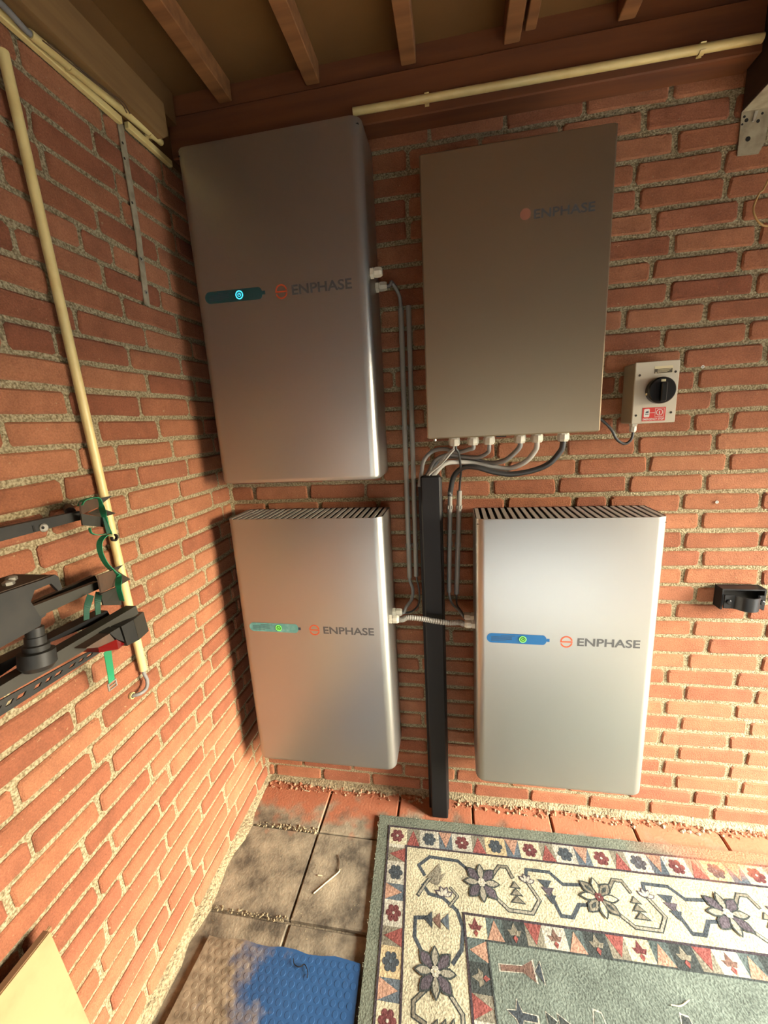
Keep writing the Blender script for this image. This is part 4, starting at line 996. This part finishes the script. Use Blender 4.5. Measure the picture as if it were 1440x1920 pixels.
R.band(E4, E4, RW - E4, RL - E4, 'field', 1)
for e in (E1 - LW * .4, E2, E3): frame(e, LW, 'line', 4)
frame(E4, .0050, 'dark', 4)
# map (s along band, t across band inward) for the four sides
SIDES = [('top', lambda s_, t: (s_, t), RW), ('left', lambda s_, t: (t, s_), RL), ('right', lambda s_, t: (RW - t, s_), RL), ('bottom', lambda s_, t: (s_, RL - t), RW)]
for nm, f, LN in SIDES:
    # outer band of rosettes and triangles
    a, b = E1 + LW * .6, E2; h = b - a; pitch = .0600
    s0_ = a if nm in ('top', 'bottom') else E2 + LW; k = 0 if nm in ('top', 'bottom') else 1
    cells = int((LN - 2 * s0_) / pitch); pitch = (LN - 2 * s0_) / cells
    for i in range(cells):
        c0, c1 = s0_ + i * pitch, s0_ + (i + 1) * pitch; j = i + k
        if j % 2 == 0:
            R.p([f(c0 - .006, a), f(c1 + .006, a), f(c1 + .006, b), f(c0 - .006, b)], ('cream', 'white', 'white', 'yellow', 'cream', 'white')[(j // 2) % 6], 2)
            R.rosette(f((c0 + c1) / 2, (a + b) / 2), h * .40, 'dred' if (j // 2) % 2 == 0 else 'navy', 3, 6, 'white' if (j // 2) % 2 == 0 else 'blue')
        else:
            c0 += .006; c1 -= .006
            if (j // 2) % 2 == 0:
                R.p([f(c0, a), f(c1, a), f(c1, b), f(c0, b)], 'taupe', 2); R.p([f(c0, b), f(c1, b), f((c0 + c1) / 2, a + h * .08)], 'red', 3)
            else:
                R.p([f(c0, a), f(c1, a), f(c1, b), f(c0, b)], 'blue', 2); R.p([f(c0, a), f(c1, a), f((c0 + c1) / 2, b - h * .10)], 'orange', 3)
    # inner band: leaves and triangles
    a, b = E3 + LW, E4; h = b - a
    s0_ = E3 + LW if nm in ('top', 'bottom') else E4; pitch = .0590; cells = int((LN - 2 * s0_) / pitch); pitch = (LN - 2 * s0_) / cells
    for i in range(cells):
        c0, c1 = s0_ + i * pitch, s0_ + (i + 1) * pitch; j = i + (0 if nm in ('top', 'bottom') else 1); m_ = (c0 + c1) / 2
        if j % 2 == 0:
            q = (j // 2) % 4; bgc = ('cream', 'dark', 'white', 'dark')[q]; fg = ('dred', 'taupe', 'brown', 'taupe')[q]
            R.p([f(c0 - .004, a), f(c1 + .004, a), f(c1 + .004, b), f(c0 - .004, b)], bgc, 2)
            ctr = (m_, a + h * .62)
            for an, w_, L_ in ((-150, .016, .024), (-90, .018, .032), (-30, .016, .024), (90, .014, .020)):
                an = math.radians(an); P_ = [(0, 0), (L_ * .4, w_ * .5), (L_, 0), (L_ * .4, -w_ * .5)]
                R.p([f(ctr[0] + x * math.cos(an) - y * math.sin(an), ctr[1] + x * math.sin(an) + y * math.cos(an)) for x, y in P_], fg if an < 0 else 'red', 3 if an < 0 else 4)
        else:
            c0 += .004; c1 -= .004
            R.p([f(c0, a), f(c1, a), f(c1, b), f(c0, b)], 'taupe' if (j // 2) % 2 else 'teal', 2)
            if (j // 2) % 2 == 0: R.p([f(c0, b), f(c1, b), f(m_, a + h * .08)], 'orange', 3)
            else: R.p([f(c0, a), f(c1, a), f(m_, b - h * .08)], 'red', 3)
    # cream band: blossoms, jointed stems and stacked leaves
    mid = (E2 + LW + E3) / 2; hw = (E3 - E2 - LW) / 2
    first = .375 if nm in ('top', 'bottom') else .462; per = .375; i = 0; c_ = first
    while c_ < LN - .25:
        s_c = c_; dark_stem = (i % 2 == 0); st = 'navy' if dark_stem else 'taupe'
        def g(ds, dt): return f(s_c + ds * .905, mid + dt)
        if s_c + per < LN - .2 or True:
            for q, (st_, sg) in enumerate((('taupe', 1), ('navy', -1))):
                if q == 0:
                    pts = [g(.045, -.030 * sg), g(.075, -.062 * sg), g(.105, -.062 * sg), g(.118, -.030 * sg)]
                    R.line(pts, .013, 'dark', 2); R.line(pts, .007, 'taupe', 3)
                    pts = [g(.045, .038), g(.085, .070), g(.165, .070), g(.200, .030), g(.172, -.018)]
                    R.line(pts, .013, 'dark', 2); R.line(pts, .007, 'grey', 3)
                else:
                    R.line([g(.165, -.020), g(.178, -.062), g(.262, -.062), g(.300, -.028), g(.385, -.035)], .011, 'navy', 2)
                    R.line([g(.245, .004), g(.262, .066), g(.300, .066), g(.335, .028), g(.385, .024)], .011, 'navy', 2)
            for q, (ds, dt) in enumerate(((.122, -.010), (.122, .012), (.122, .034))):
                w_ = .020 + .004 * q; R.p([g(ds - w_, dt + .014), g(ds + w_, dt + .014), g(ds, dt - .010)], 'dark', 4); R.p([g(ds - w_ * .7, dt + .011), g(ds + w_ * .7, dt + .011), g(ds, dt - .005)], 'taupe', 5)
            for q, (ds, dt) in enumerate(((.236, -.022), (.240, .000), (.244, .022))):
                w_ = .026 - .003 * q; R.p([g(ds - w_, dt - .012), g(ds + w_, dt - .012), g(ds, dt + .016)], 'navy' if q != 1 else 'purple', 4)
            # bud
            for an in (-140, -100, -60, -20):
                R.petal(g(.168, -.018), math.radians(an) if nm in ('top', 'bottom') else math.radians(90 - an), 0, .030, .014, 'purple', 4); R.petal(g(.168, -.018), math.radians(an) if nm in ('top', 'bottom') else math.radians(90 - an), .003, .025, .009, 'white', 5)
        ctr = g(0, 0)
        for k in range(8):
            an = math.pi / 4 * k; diag = k % 2
            out, fill = ('dark', ('purple' if i % 2 == 0 else 'taupe')) if diag else ('dark', ('grey' if i % 2 == 0 else 'cream'))
            r1 = .066 if diag else .062; w_ = .034 if diag else .026
            R.petal(ctr, an, .004, r1, w_, out, 6 if diag else 8); R.petal(ctr, an, .008, r1 - .006, w_ - .009, fill, 7 if diag else 9)
            if diag and i % 2: R.petal(ctr, an, .020, r1 - .018, .010, 'dark', 8)
        R.rosette(ctr, .0135, 'white' if i % 2 == 0 else 'dred', 10, 6, 'yellow' if i % 2 == 0 else 'white')
        i += 1; c_ += per
# corner stem, leaf and bud of the cream band (upper left corner)
R.line([(.335, .172), (.300, .145), (.200, .142), (.160, .175), (.180, .205)], .011, 'navy', 2)
R.line([(.158, .270), (.180, .236), (.205, .205)], .012, 'dark', 2); R.line([(.160, .268), (.182, .236), (.205, .206)], .006, 'grey', 3)
for a_ in (((.185, .215), (.235, .160), (.240, .212)), ((.195, .225), (.255, .190), (.225, .235))):
    R.p(list(a_), 'taupe', 4)
R.line([(.175, .236), (.195, .262), (.240, .268), (.285, .300), (.300, .345), (.290, .400), (.262, .435)], .011, 'navy', 2)
for an in (-150, -110, -70, -30):
    R.petal((.245, .266), math.radians(an), 0, .034, .016, 'purple', 4); R.petal((.245, .266), math.radians(an), .003, .028, .010, 'white', 5)
R.line([(.262, .290), (.290, .258), (.268, .236)], .010, 'dark', 2); R.line([(.262, .290), (.290, .258), (.268, .236)], .005, 'grey', 3)
R.line([(.190, .330), (.150, .335), (.148, .385), (.178, .430)], .011, 'navy', 2)
for k in range(3): R.p([(.178 + .026 * k, .335), (.204 + .026 * k, .312), (.204 + .026 * k, .358)], ('navy', 'brown', 'blue')[k], 4)
# field figures
def figure(pts, colr, l=3):
    cu_, cv_ = sum(p[0] for p in pts) / len(pts), sum(p[1] for p in pts) / len(pts)
    R.p([(cu_ + (p[0] - cu_) * 1.08 + (.0015 if p[0] > cu_ else -.0015), cv_ + (p[1] - cv_) * 1.08 + (.0015 if p[1] > cv_ else -.0015)) for p in pts], 'white', l - 1); R.p(pts, colr, l)
figure([(.398, .420), (.460, .416), (.490, .400), (.492, .448), (.460, .430), (.398, .434)], 'brown')
figure([(.494, .424), (.512, .400), (.514, .448)], 'navy')
for cx_, cy_ in ((.430, .520), (.470, .560)):
    figure([(cx_ - .030, cy_ - .006), (cx_ - .006, cy_ - .008), (cx_, cy_ - .030), (cx_ + .008, cy_ - .006), (cx_ + .045, cy_ - .004), (cx_ + .045, cy_ + .008), (cx_ + .008, cy_ + .008), (cx_, cy_ + .034), (cx_ - .008, cy_ + .008)], 'navy')
figure([(.500, .505), (.525, .520), (.502, .540)], 'dark'); figure([(.530, .505), (.555, .520), (.532, .540)], 'dark')
for cx_, cy_ in ((.640, .520), (.690, .545), (.860, .500), (.990, .560), (1.15, .52)):
    figure([(cx_ - .012, cy_ - .034), (cx_ + .004, cy_ - .030), (cx_ + .008, cy_ - .006), (cx_ + .030, cy_), (cx_ + .006, cy_ + .010), (cx_ + .004, cy_ + .040), (cx_ - .008, cy_ + .012), (cx_ - .026, cy_ + .006)], 'field' if cx_ < .7 else 'dark')
for i in range(7):
    cx_, cy_ = .48 + .14 * i, .78 + .12 * (i % 3)
    figure([(cx_ - .03, cy_), (cx_, cy_ - .03), (cx_ + .03, cy_), (cx_, cy_ + .03)], ('brown', 'navy', 'dred')[i % 3])
rugtop = R.build('woven_pile', 'rug', rg_)
me = rugtop.data
att = me.color_attributes.new('dye', 'FLOAT_COLOR', 'CORNER')
for pol, cname in zip(me.polygons, R.c):
    r_, g_, b_ = rgb(*DYE[cname])[:3]; gy = .3 * r_ + .6 * g_ + .1 * b_
    cc = tuple((c + (gy - c) * .30) * .78 for c in (r_, g_, b_)) + (1,)
    for li in pol.loop_indices: att.data[li].color = cc
# backing gives the rug its thickness
bk_ = MB(); edge = []
nu = 40
loop = [(RW * i / nu, 0) for i in range(nu)] + [(RW, RL * i / nu) for i in range(nu)] + [(RW * (1 - i / nu), RL) for i in range(nu)] + [(0, RL * (1 - i / nu)) for i in range(nu)]
bk_.rings([[RP(u, v)[:2] + (.0010,) for u, v in loop], [RP(u, v) for u, v in loop]], cap=False)
bo = bk_.build('bound_edge', 'rug', rg_)
att = bo.data.color_attributes.new('dye', 'FLOAT_COLOR', 'CORNER')
for d in att.data: d.color = rgb(112, 118, 92)
# loose tufts along the bound edge
tf = MB(); rnd = random.Random(4)
for i in range(260):
    if i < 110: u, v = rnd.uniform(-.002, .002), rnd.uniform(0, .75)
    else: u, v = rnd.uniform(0, 1.4), rnd.uniform(-.002, .002)
    p = Vector(RP(u, v)); d = Vector((rnd.uniform(-1, 1), rnd.uniform(-1, 1), rnd.uniform(.1, .6))) * .006
    tf.add([p - Vector((.0006, .0006, .001)), p + Vector((.0006, .0006, -.001)), p + d], [(0, 1, 2)])
to = stuff(tf.build('tufts', 'rug', rg_))
att = to.data.color_attributes.new('dye', 'FLOAT_COLOR', 'CORNER')
for d in att.data: d.color = rgb(160, 164, 138)

# loose straws and twigs
def bit(pts, r, m, label, name='straw'):
    return tag(MB().tube(smooth_path(pts, 4), r, 6).build(name, m, None), label, 'debris', 'bits on the floor')
bit([(0.3634, -0.4273, 0.0030), (0.3944, -0.3921, 0.0040), (0.4299, -0.3533, 0.0050), (0.4324, -0.3414, 0.0040)], .0022, 'straw', 'pale straw lying on the paving slab left of the rug')
bit([(0.4300, -0.3501, 0.0055), (0.4242, -0.3197, 0.0030), (0.4125, -0.2927, 0.0030)], .0016, 'twig', 'thin dark twig at the tip of the pale straw', 'twig')
bit([(0.3594, -0.3699, 0.0030), (0.3752, -0.3696, 0.0030)], .0022, 'straw', 'short pale straw beside the longer one')
bit([(1.4084, -0.5647, 0.0170), (1.4317, -0.5640, 0.0180), (1.4599, -0.5482, 0.0170)], .0016, 'straw', 'curved white fibre lying on the green rug field')
bit([(0.1618, -0.0264, 0.0040), (0.1854, -0.0427, 0.0040), (0.2115, -0.0467, 0.0030)], .0015, 'straw', 'curled pale shaving by the wall in the left corner', 'shaving')
bit([(0.3628, -0.6073, 0.0100), (0.3715, -0.6204, 0.0110), (0.3893, -0.6235, 0.0100), (0.4013, -0.6157, 0.0100), (0.4167, -0.6306, 0.0100), (0.4197, -0.6433, 0.0100)], .0013, 'trunk_black', 'squiggly black thread lying on the blue mat', 'thread')
# crumbs of mortar and brick along the foot of the back wall
cr = MB(); rnd = random.Random(9)
def crumb(x, y, z, r):
    v = [(x + r * rnd.uniform(.6, 1.1) * a, y + r * rnd.uniform(.6, 1.1) * b, z + r * rnd.uniform(.5, .9) * c_) for a, b, c_ in ((1, 0, 0), (-1, 0, 0), (0, 1, 0), (0, -1, 0), (0, 0, 1), (0, 0, -.3))]
    cr.add(v, [(0, 2, 4), (2, 1, 4), (1, 3, 4), (3, 0, 4), (2, 0, 5), (1, 2, 5), (3, 1, 5), (0, 3, 5)])
for i in range(900):
    x = .02 + 2.0 * rnd.random(); w_ = .012 + .035 * rnd.random() ** 2
    if .72 < x < .835: continue
    crumb(x, -w_, .001, .0025 + .010 * rnd.random() ** 4)
for i in range(0): crumb(.012 + .028 * rnd.random() ** 2, -.05 - .75 * rnd.random(), .001, .002 + .007 * rnd.random() ** 3)
o = stuff(cr.build('brick_crumbs', 'rubble', None)); tag(o, 'reddish brick and mortar crumbs along the foot of the back wall', 'rubble')
cr = MB()
for i in range(120): crumb(.05 + .26 * rnd.random(), -.212 + rnd.uniform(-.010, .010), .001, .002 + .006 * rnd.random() ** 2)
for i in range(90): crumb(.04 + .26 * rnd.random(), -.510 + rnd.uniform(-.008, .008), -.001, .002 + .004 * rnd.random() ** 2)
for i in range(160): crumb(.03 + .5 * rnd.random(), -.02 - .55 * rnd.random(), .001, .0008 + .0016 * rnd.random() ** 2)
o = stuff(cr.build('mortar_crumbs', 'sand', None)); tag(o, 'sandy mortar crumbs in the joints of the paving slabs', 'rubble')
